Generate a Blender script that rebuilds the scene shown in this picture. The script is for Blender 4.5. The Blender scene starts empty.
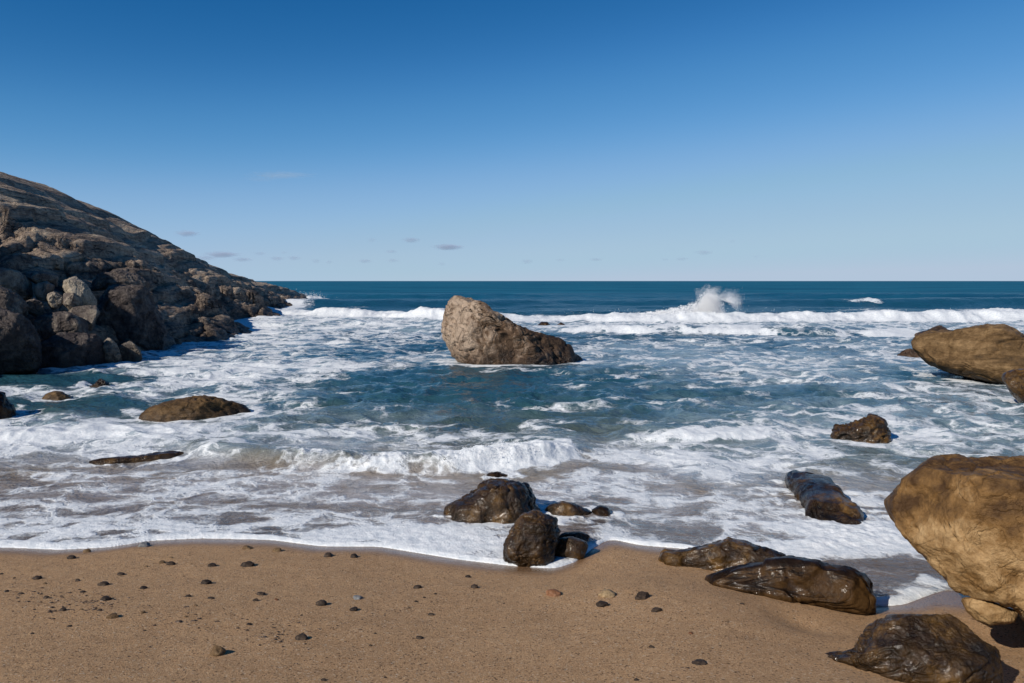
import bpy, bmesh, math, random
import numpy as np
from mathutils import Vector

# ------------------------------------------------------------------ camera, sky, sun
S = bpy.context.scene
COL = S.collection
W, H, F = 1024.0, 683.0, 1024.0 / 36.0 * 28.0
PITCH = math.atan((341.5 - 281.0) / F)
EYE = 2.0
cam_d = bpy.data.cameras.new("camera")
cam_d.lens = 28.0; cam_d.sensor_width = 36.0
cam_d.clip_start = 0.05; cam_d.clip_end = 120000.0
cam = bpy.data.objects.new("camera", cam_d); COL.objects.link(cam)
cam.location = (0, 0, EYE); cam.rotation_euler = (math.pi / 2 - PITCH, 0, 0)
S.camera = cam

SUN_EL = math.radians(33.0)
SUN_DIR = np.array([-0.75, -0.66]); SUN_DIR /= np.linalg.norm(SUN_DIR)
SUN_VEC = Vector((SUN_DIR[0] * math.cos(SUN_EL), SUN_DIR[1] * math.cos(SUN_EL), math.sin(SUN_EL)))

world = bpy.data.worlds.new("World"); S.world = world; world.use_nodes = True
wn = world.node_tree; wn.nodes.clear()
w_out = wn.nodes.new("ShaderNodeOutputWorld"); w_bg = wn.nodes.new("ShaderNodeBackground")
w_sky = wn.nodes.new("ShaderNodeTexSky"); w_sky.sky_type = 'NISHITA'; w_sky.sun_disc = False
w_sky.sun_elevation = SUN_EL
w_sky.sun_rotation = math.atan2(SUN_VEC.x, SUN_VEC.y)
w_sky.air_density = 0.6; w_sky.dust_density = 0.0; w_sky.ozone_density = 3.0; w_sky.altitude = 0
SKY = 0.12
def w_scale(sock, k):
    nd = wn.nodes.new("ShaderNodeVectorMath"); nd.operation = 'SCALE'; nd.inputs[3].default_value = k
    wn.links.new(sock, nd.inputs[0]); return nd.outputs[0]
w_cur = wn.nodes.new("ShaderNodeRGBCurve")          # a deep, polarised blue: more contrast in red than in blue
for ch, pts in enumerate([[(0, 0), (.10, .012), (.174, .078), (.314, .25), (.56, .37), (.80, .405), (1, .45)],
                          [(0, 0), (.10, .05), (.209, .138), (.318, .272), (.527, .45), (.80, .53), (1, .56)],
                          [(0, 0), (.20, .17), (.413, .375), (.584, .565), (.823, .70), (.965, .69), (1, .70)]]):
    cv = w_cur.mapping.curves[ch]
    while len(cv.points) < len(pts): cv.points.new(0.5, 0.5)
    for p, q in zip(cv.points, pts): p.location = q
w_cur.mapping.extend = 'HORIZONTAL'; w_cur.mapping.update()
wn.links.new(w_scale(w_sky.outputs[0], SKY), w_cur.inputs[1])
wn.links.new(w_scale(w_cur.outputs[0], 1 / SKY), w_bg.inputs[0])
w_bg.inputs[1].default_value = SKY
wn.links.new(w_bg.outputs[0], w_out.inputs[0])

sun_d = bpy.data.lights.new("sun", 'SUN'); sun_d.energy = 4.6; sun_d.angle = math.radians(0.5)
sun_d.color = (1.0, 0.93, 0.83)
sun = bpy.data.objects.new("sun", sun_d); COL.objects.link(sun)
sun.rotation_euler = SUN_VEC.to_track_quat('Z', 'Y').to_euler()
sun.location = (-30, -20, 30)

S.view_settings.view_transform = 'Standard'; S.view_settings.look = 'None'
S.view_settings.exposure = 0.0; S.view_settings.gamma = 1.0
S.render.engine = 'CYCLES'
S.cycles.max_bounces = 10; S.cycles.diffuse_bounces = 8; S.cycles.transparent_max_bounces = 12
S.cycles.volume_bounces = 1

# ------------------------------------------------------------------ numeric helpers
cp, sp = math.cos(PITCH), math.sin(PITCH)
EYEV = np.array([0, 0, EYE])

def ray(u, v):
    a, b = (u - 512.0) / F, (341.5 - v) / F
    return np.array([a, cp + b * sp, -sp + b * cp])

def G(u, v, z=0.0):
    r = ray(u, v); t = (z - EYE) / r[2]
    return EYEV + r * t

_rng = np.random.RandomState(7)
PERM = np.tile(_rng.permutation(256), 3).astype(np.int32)
_g = _rng.normal(size=(256, 3)); GRAD = (_g / np.linalg.norm(_g, axis=1)[:, None]).astype(np.float32)

def perlin(x, y, z):
    x, y, z = (np.asarray(k, dtype=np.float64) for k in np.broadcast_arrays(x, y, z))
    xi, yi, zi = np.floor(x), np.floor(y), np.floor(z)
    xf, yf, zf = (x - xi).astype(np.float32), (y - yi).astype(np.float32), (z - zi).astype(np.float32)
    xi, yi, zi = (xi.astype(np.int64) & 255), (yi.astype(np.int64) & 255), (zi.astype(np.int64) & 255)
    f = lambda t: t * t * t * (t * (t * 6 - 15) + 10)
    u, v, w = f(xf), f(yf), f(zf)
    def g(ix, iy, iz, dx, dy, dz):
        h = GRAD[PERM[PERM[PERM[ix] + iy] + iz] & 255]
        return h[..., 0] * dx + h[..., 1] * dy + h[..., 2] * dz
    i1, j1, k1 = (xi + 1) & 255, (yi + 1) & 255, (zi + 1) & 255
    def lx(iy, iz, dy, dz):
        a = g(xi, iy, iz, xf, dy, dz); b = g(i1, iy, iz, xf - 1, dy, dz)
        return a + u * (b - a)
    a = lx(yi, zi, yf, zf); b = lx(j1, zi, yf - 1, zf)
    c = lx(yi, k1, yf, zf - 1); d = lx(j1, k1, yf - 1, zf - 1)
    e = a + v * (b - a); h = c + v * (d - c)
    return (e + w * (h - e)) * 1.5

def fbm(x, y, z, o=4, gain=0.5, lac=2.03):
    r = 0.0; a = 1.0; s = 0.0
    for i in range(o):
        r = r + a * perlin(x + 13.1 * i, y + 7.7 * i, z - 3.3 * i); s += a
        a *= gain; x, y, z = x * lac, y * lac, z * lac
    return r / s

def ridged(x, y, z, o=4, gain=0.5):
    r = 0.0; a = 1.0; s = 0.0
    for i in range(o):
        r = r + a * (1 - 2 * np.abs(perlin(x + 9.1 * i, y - 5.2 * i, z + 2.9 * i))); s += a
        a *= gain; x, y, z = x * 2.07, y * 2.07, z * 2.07
    return r / s

def _cellrand(ix, iy, iz, k):
    return ((PERM[(PERM[(PERM[ix & 255] + iy) & 255] + iz + 37 * k) & 255] * 7919 + k * 131) % 1024) / 1024.0

def worley(x, y, z):
    """F1, F2 and a random value of the nearest cell"""
    xi, yi, zi = np.floor(x).astype(np.int64), np.floor(y).astype(np.int64), np.floor(z).astype(np.int64)
    f1 = np.full(x.shape, 9.0); f2 = np.full(x.shape, 9.0); idv = np.zeros(x.shape)
    for a in (-1, 0, 1):
        for b in (-1, 0, 1):
            for c in (-1, 0, 1):
                i, j, k = xi + a, yi + b, zi + c
                dx = i + _cellrand(i, j, k, 1) - x; dy = j + _cellrand(i, j, k, 2) - y; dz = k + _cellrand(i, j, k, 3) - z
                d = np.sqrt(dx * dx + dy * dy + dz * dz)
                m = d < f1
                f2 = np.where(m, f1, np.minimum(f2, d))
                idv = np.where(m, _cellrand(i, j, k, 4), idv); f1 = np.where(m, d, f1)
    return f1, f2, idv

def sstep(a, b, x):
    t = np.clip((x - a) / (b - a), 0, 1)
    return t * t * (3 - 2 * t)

def lerp(a, b, t):
    return a + (b - a) * t

def mesh_from(name, verts, faces, mat=None, smooth=True, attrs=None):
    """verts (N,3), faces (M,3|4) numpy -> mesh"""
    me = bpy.data.meshes.new(name)
    verts = np.ascontiguousarray(verts, dtype=np.float32); faces = np.ascontiguousarray(faces, dtype=np.int32)
    k = faces.shape[1]
    me.vertices.add(len(verts)); me.vertices.foreach_set("co", verts.ravel())
    me.loops.add(faces.size); me.loops.foreach_set("vertex_index", faces.ravel())
    me.polygons.add(len(faces))
    me.polygons.foreach_set("loop_start", np.arange(0, faces.size, k, dtype=np.int32))
    me.polygons.foreach_set("loop_total", np.full(len(faces), k, dtype=np.int32))
    if smooth:
        me.polygons.foreach_set("use_smooth", np.ones(len(faces), dtype=bool))
    me.update(calc_edges=True)
    if attrs:
        for an, arr in attrs.items():
            at = me.attributes.new(an, 'FLOAT', 'POINT')
            at.data.foreach_set("value", np.ascontiguousarray(arr, dtype=np.float32).ravel())
    if mat: me.materials.append(mat)
    return me

def link(name, me, loc=(0, 0, 0), label=None, cat=None, group=None, kind=None):
    o = bpy.data.objects.new(name, me); COL.objects.link(o); o.location = loc
    if label: o["label"] = label
    if cat: o["category"] = cat
    if group: o["group"] = group
    if kind: o["kind"] = kind
    return o

def grid_faces(nr, nc):
    i = np.arange(nr - 1)[:, None] * nc + np.arange(nc - 1)[None, :]
    return np.stack([i, i + 1, i + nc + 1, i + nc], -1).reshape(-1, 4)

# ------------------------------------------------------------------ node helpers
class NT:
    def __init__(s, name):
        s.mat = bpy.data.materials.new(name); s.mat.use_nodes = True
        s.t = s.mat.node_tree; s.t.nodes.clear()
    def n(s, typ, **kw):
        nd = s.t.nodes.new(typ)
        for k, v in kw.items(): setattr(nd, k, v)
        return nd
    def put(s, sock, v):
        if hasattr(v, "links") or isinstance(v, bpy.types.NodeSocket): s.t.links.new(v, sock)
        elif v is not None:
            if isinstance(v, (tuple, list)) and len(v) == 3 and sock.type == 'RGBA': v = (*v, 1)
            sock.default_value = v
    def math(s, op, a, b=None, c=None, clamp=False):
        nd = s.n("ShaderNodeMath", operation=op); nd.use_clamp = clamp
        s.put(nd.inputs[0], a)
        if b is not None: s.put(nd.inputs[1], b)
        if c is not None: s.put(nd.inputs[2], c)
        return nd.outputs[0]
    def vmath(s, op, a, b=None, scale=None):
        nd = s.n("ShaderNodeVectorMath", operation=op)
        s.put(nd.inputs[0], a)
        if b is not None: s.put(nd.inputs[1], b)
        if scale is not None: s.put(nd.inputs[3], scale)
        return nd.outputs[0]
    def mix(s, f, a, b, blend='MIX'):
        nd = s.n("ShaderNodeMix", data_type='RGBA', blend_type=blend)
        s.put(nd.inputs[0], f); s.put(nd.inputs[6], a); s.put(nd.inputs[7], b)
        return nd.outputs[2]
    def mixf(s, f, a, b):
        nd = s.n("ShaderNodeMix", data_type='FLOAT')
        s.put(nd.inputs[0], f); s.put(nd.inputs[2], a); s.put(nd.inputs[3], b)
        return nd.outputs[0]
    def map(s, v, a, b, c=0.0, d=1.0, smooth=True):
        nd = s.n("ShaderNodeMapRange"); nd.interpolation_type = 'SMOOTHSTEP' if smooth else 'LINEAR'; nd.clamp = True
        s.put(nd.inputs[0], v)
        for i, k in enumerate((a, b, c, d)): s.put(nd.inputs[1 + i], k)
        return nd.outputs[0]
    def noise(s, vec, scale, detail=4, rough=0.5, dist=0.0, col=False):
        nd = s.n("ShaderNodeTexNoise"); s.put(nd.inputs["Vector"], vec)
        s.put(nd.inputs["Scale"], scale); s.put(nd.inputs["Detail"], detail)
        s.put(nd.inputs["Roughness"], rough); s.put(nd.inputs["Distortion"], dist)
        return nd.outputs["Color"] if col else nd.outputs[0]
    def voro(s, vec, scale, feature='F1', out="Distance"):
        nd = s.n("ShaderNodeTexVoronoi"); nd.feature = feature
        s.put(nd.inputs["Vector"], vec); s.put(nd.inputs["Scale"], scale)
        return nd.outputs[out]
    def ramp(s, f, pts):
        nd = s.n("ShaderNodeValToRGB"); s.put(nd.inputs[0], f); e = nd.color_ramp.elements
        while len(e) < len(pts): e.new(0.5)
        for k, (p, c) in zip(e, pts):
            k.position = p; k.color = (*c, 1)
        return nd.outputs[0]
    def attr(s, name):
        return s.n("ShaderNodeAttribute", attribute_name=name).outputs["Fac"]
    def pos(s): return s.n("ShaderNodeNewGeometry").outputs["Position"]
    def obj(s): return s.n("ShaderNodeTexCoord").outputs["Object"]
    def xyz(s, v):
        nd = s.n("ShaderNodeSeparateXYZ"); s.put(nd.inputs[0], v); return nd.outputs
    def bump(s, h, strength, dist, normal=None):
        nd = s.n("ShaderNodeBump"); s.put(nd.inputs["Strength"], strength); s.put(nd.inputs["Distance"], dist)
        s.put(nd.inputs["Height"], h)
        if normal is not None: s.put(nd.inputs["Normal"], normal)
        return nd.outputs[0]
    def bsdf(s, color, rough, normal=None, spec=0.5, ior=1.45, **kw):
        nd = s.n("ShaderNodeBsdfPrincipled")
        s.put(nd.inputs["Base Color"], color); s.put(nd.inputs["Roughness"], rough)
        s.put(nd.inputs["Specular IOR Level"], spec); s.put(nd.inputs["IOR"], ior)
        if normal is not None: s.put(nd.inputs["Normal"], normal)
        for k, v in kw.items(): s.put(nd.inputs[k], v)
        return nd.outputs[0]
    def mixsh(s, f, a, b):
        nd = s.n("ShaderNodeMixShader"); s.put(nd.inputs[0], f)
        s.t.links.new(a, nd.inputs[1]); s.t.links.new(b, nd.inputs[2]); return nd.outputs[0]
    def out(s, surf=None, vol=None):
        nd = s.n("ShaderNodeOutputMaterial")
        if surf is not None: s.t.links.new(surf, nd.inputs["Surface"])
        if vol is not None: s.t.links.new(vol, nd.inputs["Volume"])
        return s.mat

# ------------------------------------------------------------------ materials
def rock_mat(name, c_dark, c_mid, c_pale, wet_z=-10.0, wet_w=0.1, rough=0.75, rough_wet=0.25, wet_dark=0.45,
             bump=1.0, scale=1.0, strata=0.0, wet_all=0.0, crack=0.5, spec=0.42, coat=0.0, grain=None):
    m = NT(name); p = m.obj(); wp = m.pos()
    vec = p
    if strata > 0:
        mp = m.n("ShaderNodeMapping"); m.put(mp.inputs[0], p); mp.inputs["Scale"].default_value = grain or (0.35, 0.6, 2.2)
        mp.inputs["Rotation"].default_value = (0, 0, 0) if grain else (0.25, 0.35, 0.2); vec = mp.outputs[0]
    n1 = m.noise(vec, 1.7 * scale, 6, 0.6, 0.4)
    n2 = m.noise(p, 7.0 * scale, 6, 0.65, 0.2)
    n3 = m.noise(p, 38.0 * scale, 5, 0.7)
    fold = m.math('ABSOLUTE', m.math('SUBTRACT', m.noise(vec, 1.1 * scale, 3, 0.55, 0.8), 0.5))
    fold2 = m.math('ABSOLUTE', m.math('SUBTRACT', m.noise(vec, 3.4 * scale, 4, 0.6, 0.6), 0.5))
    gate = m.map(m.noise(p, 0.9 * scale, 2), 0.42, 0.6)
    crk = m.math('MAXIMUM', m.math('MULTIPLY', m.map(fold, 0.0, 0.012, 1.0, 0.0), gate), m.math('MULTIPLY', m.map(fold2, 0.0, 0.02, 0.7, 0.0), m.math('SUBTRACT', 1.0, gate)))
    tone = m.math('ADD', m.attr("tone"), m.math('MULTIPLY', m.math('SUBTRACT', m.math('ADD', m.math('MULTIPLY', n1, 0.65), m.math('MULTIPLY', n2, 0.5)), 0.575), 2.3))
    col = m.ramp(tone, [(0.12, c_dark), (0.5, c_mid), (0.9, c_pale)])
    col = m.mix(m.map(n3, 0.35, 0.75, 0.0, 0.55), col, m.mix(0.5, col, tuple(k * 0.35 for k in c_dark)))
    col = m.mix(m.math('MULTIPLY', crk, crack), col, tuple(k * 0.3 for k in c_dark))
    z = m.xyz(wp)[2]
    wet = m.map(m.math('ADD', z, m.math('MULTIPLY', m.math('SUBTRACT', n2, 0.5), wet_w * 1.5)), wet_z - wet_w, wet_z + wet_w, 1.0, 0.0)
    if wet_all > 0:
        wet = m.math('MAXIMUM', wet, m.map(n1, 0.75 - wet_all, 1.0 - wet_all * 0.5, 0.0, wet_all))
    col = m.mix(wet, col, m.mix(1.0, col, (wet_dark, wet_dark * 0.93, wet_dark * 0.86), 'MULTIPLY'))
    rgh = m.mixf(wet, rough, m.math('ADD', rough_wet, m.math('MULTIPLY', n3, 0.12)))
    h = m.math('ADD', m.math('MULTIPLY', n2, 0.75), m.math('MULTIPLY', n3, 0.34))
    h = m.math('SUBTRACT', h, m.math('MULTIPLY', m.map(fold2, 0.0, 0.16, 1.0, 0.0, False), 0.25))
    h = m.math('SUBTRACT', h, m.math('MULTIPLY', crk, 0.4 * crack))
    b = m.bump(h, 1.0, 0.055 * bump / scale)
    cb = m.bump(m.math('ADD', n2, m.math('MULTIPLY', m.noise(p, 16 * scale, 2), 0.3)), 1.0, 0.03 * bump / scale)
    return m.out(m.bsdf(col, rgh, b, spec=m.mixf(wet, 0.2, spec), **({"Coat Weight": m.math('MULTIPLY', m.math('MULTIPLY', wet, coat), m.map(m.noise(p, 5.0 * scale, 4, 0.6), 0.36, 0.60)), "Coat Roughness": 0.10, "Coat Normal": cb} if coat else {})))

# ------------------------------------------------------------------ shoreline and sand
SH_PX = [(-300, 552), (-120, 549), (0, 547.5), (60, 550), (110, 547.5), (150, 541), (200, 538.5), (270, 540), (320, 546.5), (380, 547),
         (410, 552), (460, 560), (510, 566), (555, 569), (577, 562), (592, 549), (610, 539), (640, 545.5), (690, 549.5), (730, 562),
         (790, 588), (830, 603), (870, 607.5), (905, 605), (925, 597), (945, 590), (990, 596), (1060, 606), (1200, 612)]
_pts = np.array([G(u, v)[:2] for u, v in SH_PX])
_xs = np.linspace(-40, 40, 8001)
_ys = np.interp(_xs, _pts[:, 0], _pts[:, 1])
_k = np.exp(-0.5 * (np.arange(-12, 13) / 4.0) ** 2); _k /= _k.sum()
_ys = np.convolve(np.pad(_ys, 12, mode='edge'), _k, mode='valid')
_k2 = np.exp(-0.5 * (np.arange(-120, 121) / 45.0) ** 2); _k2 /= _k2.sum()
_ysm = np.convolve(np.pad(_ys, 120, mode='edge'), _k2, mode='valid')

def yshore(x): return np.interp(x, _xs, _ys)
def yshore_smooth(x): return np.interp(x, _xs, _ysm)

def sand_z(x, y):
    s = yshore(x) - y                       # landward positive
    w = np.exp(-np.clip(s, 0, None) / 0.55)
    se = w * s + (1 - w) * (yshore_smooth(x) - y)
    land = 0.115 * se + 0.012 * se * se * np.exp(-np.abs(se) / 4)
    t = -s
    sea = -0.055 * t - 0.5 * sstep(2, 9, t) - 1.2 * sstep(8, 40, t)
    z = np.where(s > 0, np.minimum(land, 0.9 + 0.0 * land), sea)
    und = 0.018 * fbm(x * 0.9, y * 1.1, 3.3, 3) + 0.006 * fbm(x * 3.1, y * 3.6, 1.3, 3)
    z = z + und * sstep(0.05, 0.7, s)
    # hollow in front of the stone in the right corner, low mound beside the slabs
    for (cx, cy, rx, ry, a) in HOLLOWS:
        z = z + a * np.exp(-((x - cx) / rx) ** 2 - ((y - cy) / ry) ** 2) * sstep(-0.05, 0.25, s)
    return z

def _hol(u, v, rx, ry, a):
    p = G(u, v, 0.1); return (p[0], p[1], rx, ry, a)
HOLLOWS = [_hol(800, 628, 0.16, 0.2, -0.045), _hol(720, 615, 0.45, 0.35, 0.03), _hol(600, 590, 0.5, 0.25, 0.015),
           _hol(1000, 640, 0.35, 0.25, -0.03)]

def sand_pt(u, v):
    z = 0.1
    for i in range(12):
        p = G(u, v, z); z = 0.4 * z + 0.6 * float(sand_z(p[0:1], p[1:2])[0])
    return G(u, v, z)

def axis(parts):
    out = []
    for a, b, st in parts: out.append(np.arange(a, b, st))
    return np.concatenate(out)

gx = axis([(-60, -12, 2.0), (-12, -4.6, 0.15), (-4.6, 4.8, 0.0125), (4.8, 12, 0.15), (12, 61, 2.0)])
gy = axis([(-40, 0, 1.0), (0, 3.0, 0.12), (3.0, 6.6, 0.0125), (6.6, 12, 0.1), (12, 100, 2.0)])
X, Y = np.meshgrid(gx, gy)
Z = sand_z(X, Y)
sland = yshore(X) - Y
fine = ((np.abs(X) < 4.9) & (Y > 2.9) & (Y < 6.7))
Zf = 0.0035 * fbm(X * 14, Y * 14, 0.7, 4, 0.6) + 0.0015 * perlin(X * 45, Y * 45, 5.1)
dry = sstep(0.1, 0.6, sland)
Z = Z + np.where(fine, Zf * (0.15 + 0.85 * dry), 0)
wet = 1 - sstep(0.04, 0.34, sland + 0.12 * fbm(X * 1.3, Y * 1.3, 8.8, 3))
# the seeping channel on the right keeps the sand wet
cx0, cy0 = G(930, 585)[:2]
wet = np.maximum(wet, 1 - sstep(0.5, 1.0, np.sqrt(((X - cx0 - 0.2) / 1.5) ** 2 + ((Y - cy0) / 0.75) ** 2) + 0.15 * fbm(X * 2, Y * 2, 4.4, 3)))

m = NT("sand"); wp = m.pos()
n1 = m.noise(wp, 1.3, 4, 0.55); n2 = m.noise(wp, 9, 5, 0.6); g1 = m.noise(wp, 95, 3, 0.7); g2 = m.noise(wp, 260, 2, 0.8)
gv = m.voro(wp, 120, 'F1', "Color")
c = m.ramp(m.math('ADD', m.math('MULTIPLY', n1, 0.45), m.math('MULTIPLY', n2, 0.55)), [(0.3, (0.43, 0.258, 0.132)), (0.55, (0.54, 0.330, 0.172)), (0.8, (0.61, 0.385, 0.208))])
gr = m.math('ADD', m.math('MULTIPLY', g1, 0.6), m.math('MULTIPLY', g2, 0.5))
c = m.mix(m.map(gr, 0.40, 0.54, 0.85, 0.0), c, (0.20, 0.11, 0.055))
c = m.mix(m.map(gr, 0.58, 0.72, 0.0, 0.85), c, (0.75, 0.58, 0.40))
gs = m.xyz(gv)[0]
c = m.mix(m.map(gs, 0.93, 0.97, 0.0, 0.8), c, (0.07, 0.045, 0.03))
c = m.mix(m.map(gs, 0.0, 0.05, 0.7, 0.0), c, (0.66, 0.54, 0.4))
wt = m.attr("wet")
c = m.mix(wt, c, m.mix(1.0, c, (0.40, 0.37, 0.36), 'MULTIPLY'))
b = m.bump(m.math('ADD', m.math('MULTIPLY', gr, 1.0), m.math('MULTIPLY', n2, 0.5)), m.mixf(wt, 1.0, 0.12), 0.016)
SAND = m.out(m.bsdf(c, m.mixf(wt, 0.9, 0.16), b, spec=m.mixf(wt, 0.15, 0.5)))
o = link("sand", mesh_from("sand", np.stack([X, Y, Z], -1).reshape(-1, 3), grid_faces(*X.shape), SAND, attrs={"wet": wet.ravel()}))
o["kind"] = "structure"; o["label"] = "coarse brown beach sand sloping down to the foam edge"

# ------------------------------------------------------------------ headland
XW = np.array([[-6, -8.5], [0, -9.5], [6, -10.5], [10, -11.6], [14, -12], [17, -11.1], [19.6, -9.75], [24.5, -9.7], [28, -9.5], [29.6, -9.4], [31.5, -10.4], [36, -12.7],
               [39.5, -13.5], [41, -12.6], [42.6, -12.3], [45, -13.4], [50, -15.2], [53, -15.7], [60, -16.6], [68, -18.0], [76, -19.5], [84, -21.4], [92, -26], [100, -34]])
ZR = np.array([[-8, 0.2], [0, 1.2], [6, 3.2], [10, 5.0], [14, 6.2], [20, 6.7], [25, 6.4], [29.5, 6.05], [32.9, 5.86], [34, 5.6], [35.7, 5.45], [39.6, 4.83], [43, 4.2], [48, 3.24], [51.5, 2.75],
               [54, 2.2], [58.8, 1.98], [63.3, 1.68], [68.3, 1.25], [73, 0.7], [76, 0.0], [80, -0.8], [90, -2]])
ZR[7:, 1] = 2 + (ZR[7:, 1] - 2) * 1.158; ZR[7:, 0] *= 1.158; ZR[:7, 1] *= 1.1
YE = np.array([[-26, 24.3], [-19, 25.3], [-16.7, 26], [-15.6, 26.5], [-14.75, 27], [-13.7, 28], [-13.2, 28.8], [-12.5, 29.4], [-11.5, 29.6], [-10, 26], [-9, 24]])
hy = np.concatenate([axis([(-6, 14, 0.4), (14, 34, 0.075), (34, 58, 0.13), (58, 100, 0.25)])])
hx = axis([(-40, -24, 0.4), (-24, -19, 0.1), (-19, -8, 0.06)])
X, Y = np.meshgrid(hx, hy)
wx = X + 0.35 * fbm(X * 0.5, Y * 0.5, 2.2, 3); wy = Y + 0.5 * fbm(X * 0.5, Y * 0.5, 6.2, 3)
xw = np.interp(Y, XW[:, 0], XW[:, 1]) + 0.35 * fbm(X * 0.6, Y * 0.6, 11.2, 4)
zr = np.interp(Y, ZR[:, 0], ZR[:, 1])
XRID = -22.0
w = (X - XRID) / np.maximum(xw - XRID, 0.6)
slab = zr * (1 - np.clip(w, 0, 1) ** 1.12)
slab = np.where(X < XRID, zr - 0.16 * (XRID - X) - 0.012 * (XRID - X) ** 2, slab)
slab = np.where(w > 1, -0.8 * (X - xw), slab)
ye = np.interp(wx, YE[:, 0], YE[:, 1])
low = np.minimum(0.36 * (Y - 16.6), 0.55 * (xw - X)) - 0.1
low = np.where(Y < 16.6, -0.4, low)
fr = sstep(-0.25, 0.2, wy - ye)
xw0 = np.interp(Y, XW[:, 0], XW[:, 1])
crag = np.minimum(6.2 * sstep(4, 15, Y), 1.5 * (xw0 - 0.4 - X)) * (1 - sstep(21, 26, Y))      # crag left of the picture whose shade falls on the blocks
hide = sstep(-0.70, -0.86, X / np.maximum(Y, 0.5))
Zh = lerp(np.minimum(low, slab), slab, np.where(Y < 30, fr, 1.0))
Zh = np.where(hide > 0, np.maximum(Zh, crag * hide - 0.4), Zh)
base = Zh.copy()
amp = sstep(0.0, 1.2, base)
def steps(q, f, sharp):
    q = q * f; i = np.floor(q); r = q - i
    return (i + sstep(1 - sharp, 1.0, r) - q + 0.5) / f
lowz = sstep(0.62, 0.92, w + 0.25 * fbm(X * 0.3, Y * 0.3, 9.0, 2))
lowz = np.maximum(lowz, np.where(Y < 30, 1 - fr, 0))
# long scarps running with the ridge, dropping towards the sea
cc = -((X - XRID) + 0.05 * (Y - 30) + 0.45 * fbm(X * 0.3, Y * 0.10, 1.1, 3) + 0.12 * fbm(X * 1.3, Y * 0.6, 1.7, 3))
calm = 0.30 + 0.70 * sstep(0.12, 0.45, w)
Zh = Zh + 0.22 * steps(cc, 0.55, 0.06) * amp * calm + 0.10 * calm * steps(cc + 0.3 * fbm(X, Y, 3.0, 3), 1.9, 0.2) * amp
# cross joints
Zh = Zh + 0.14 * calm * steps(X * 0.5 - Y * 0.4 + 0.6 * fbm(X * 0.4, Y * 0.4, 21.0, 3), 0.5, 0.10) * amp
f1, f2, idv = worley(X * 0.55 + 0.4 * fbm(X, Y, 1, 2), Y * 0.36 + 0.3 * fbm(X, Y, 7, 2), base * 0.7)
Zh = Zh + ((idv - 0.5) * 0.6 - 0.22 * (1 - sstep(0.0, 0.12, f2 - f1))) * lowz * sstep(-0.3, 0.5, base)
# displacement along the normal
gz0, gz1 = np.gradient(Zh, hy, hx)
gz0, gz1 = np.clip(gz0, -2, 2), np.clip(gz1, -2, 2)
nl = np.sqrt(gz0 ** 2 + gz1 ** 2 + 1)
q1, q2, q3 = X + 0.3 * fbm(X * 0.7, Y * 0.7, Zh, 2), Y * 0.75, Zh + 0.3 * X
st_ = lerp(0.30, 1.0, lowz)
dn = 0.17 * ridged(q1 * 0.9, q2 * 0.55 * st_, q3 * 1.4, 6, 0.6) + 0.10 * fbm(q1 * 2.2, q2 * 1.3 * st_, q3 * 3.6, 5, 0.65)
fl1, fl2, flid = worley(q1 * 1.5 + 0.3 * dn, q2 * 0.42, q3 * 2.4)
dn = dn + 0.20 * (flid - 0.5) * (0.4 + 0.6 * lowz) * sstep(0, 0.1, fl2 - fl1)
dn = dn * sstep(-0.5, 0.3, base) * (0.55 + 0.45 * calm) * lerp(0.75, 1.0, lowz)
nx, ny = -gz1 / nl * dn, -gz0 / nl * dn
Zh = Zh + dn / nl
tone = 0.56 + 0.34 * fbm(X * 0.4, Y * 0.3, 14.0, 3) + 0.45 * np.clip(fbm(X * 0.8, Y * 0.6, 18.0, 3) - 0.15, 0, 1) - 0.22 * lowz
HEAD = rock_mat("headland_rock", (0.085, 0.070, 0.064), (0.43, 0.325, 0.245), (0.74, 0.60, 0.44), wet_z=0.5, wet_w=0.45, rough=0.75, rough_wet=0.4,
                wet_dark=0.30, bump=3.6, scale=0.8, strata=1.0, crack=1.0, grain=(1.5, 0.22, 1.5))
o = link("headland", mesh_from("headland", np.stack([X + nx, Y + ny, Zh], -1).reshape(-1, 3), grid_faces(*X.shape), HEAD, attrs={"tone": tone.ravel()}))
o["kind"] = "structure"; o["label"] = "long brown rocky headland of tilted slabs running down into the sea"

# ------------------------------------------------------------------ rocks
_ico = {}
def ico(n):
    if n not in _ico:
        bm = bmesh.new(); bmesh.ops.create_icosphere(bm, subdivisions=n, radius=1.0)
        v = np.array([k.co[:] for k in bm.verts]); f = np.array([[q.index for q in k.verts] for k in bm.faces])
        bm.free(); _ico[n] = (v, f)
    return _ico[n]

def vnormals(v, f):
    a = np.cross(v[f[:, 1]] - v[f[:, 0]], v[f[:, 2]] - v[f[:, 0]])
    n = np.zeros_like(v)
    for k in range(3): 
        for c in range(3): n[:, c] += np.bincount(f[:, k], weights=a[:, c], minlength=len(v))
    return n / np.maximum(np.linalg.norm(n, axis=1), 1e-12)[:, None]

WATER_ROCKS = []          # x, y, radius: foam gathers round these

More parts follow.
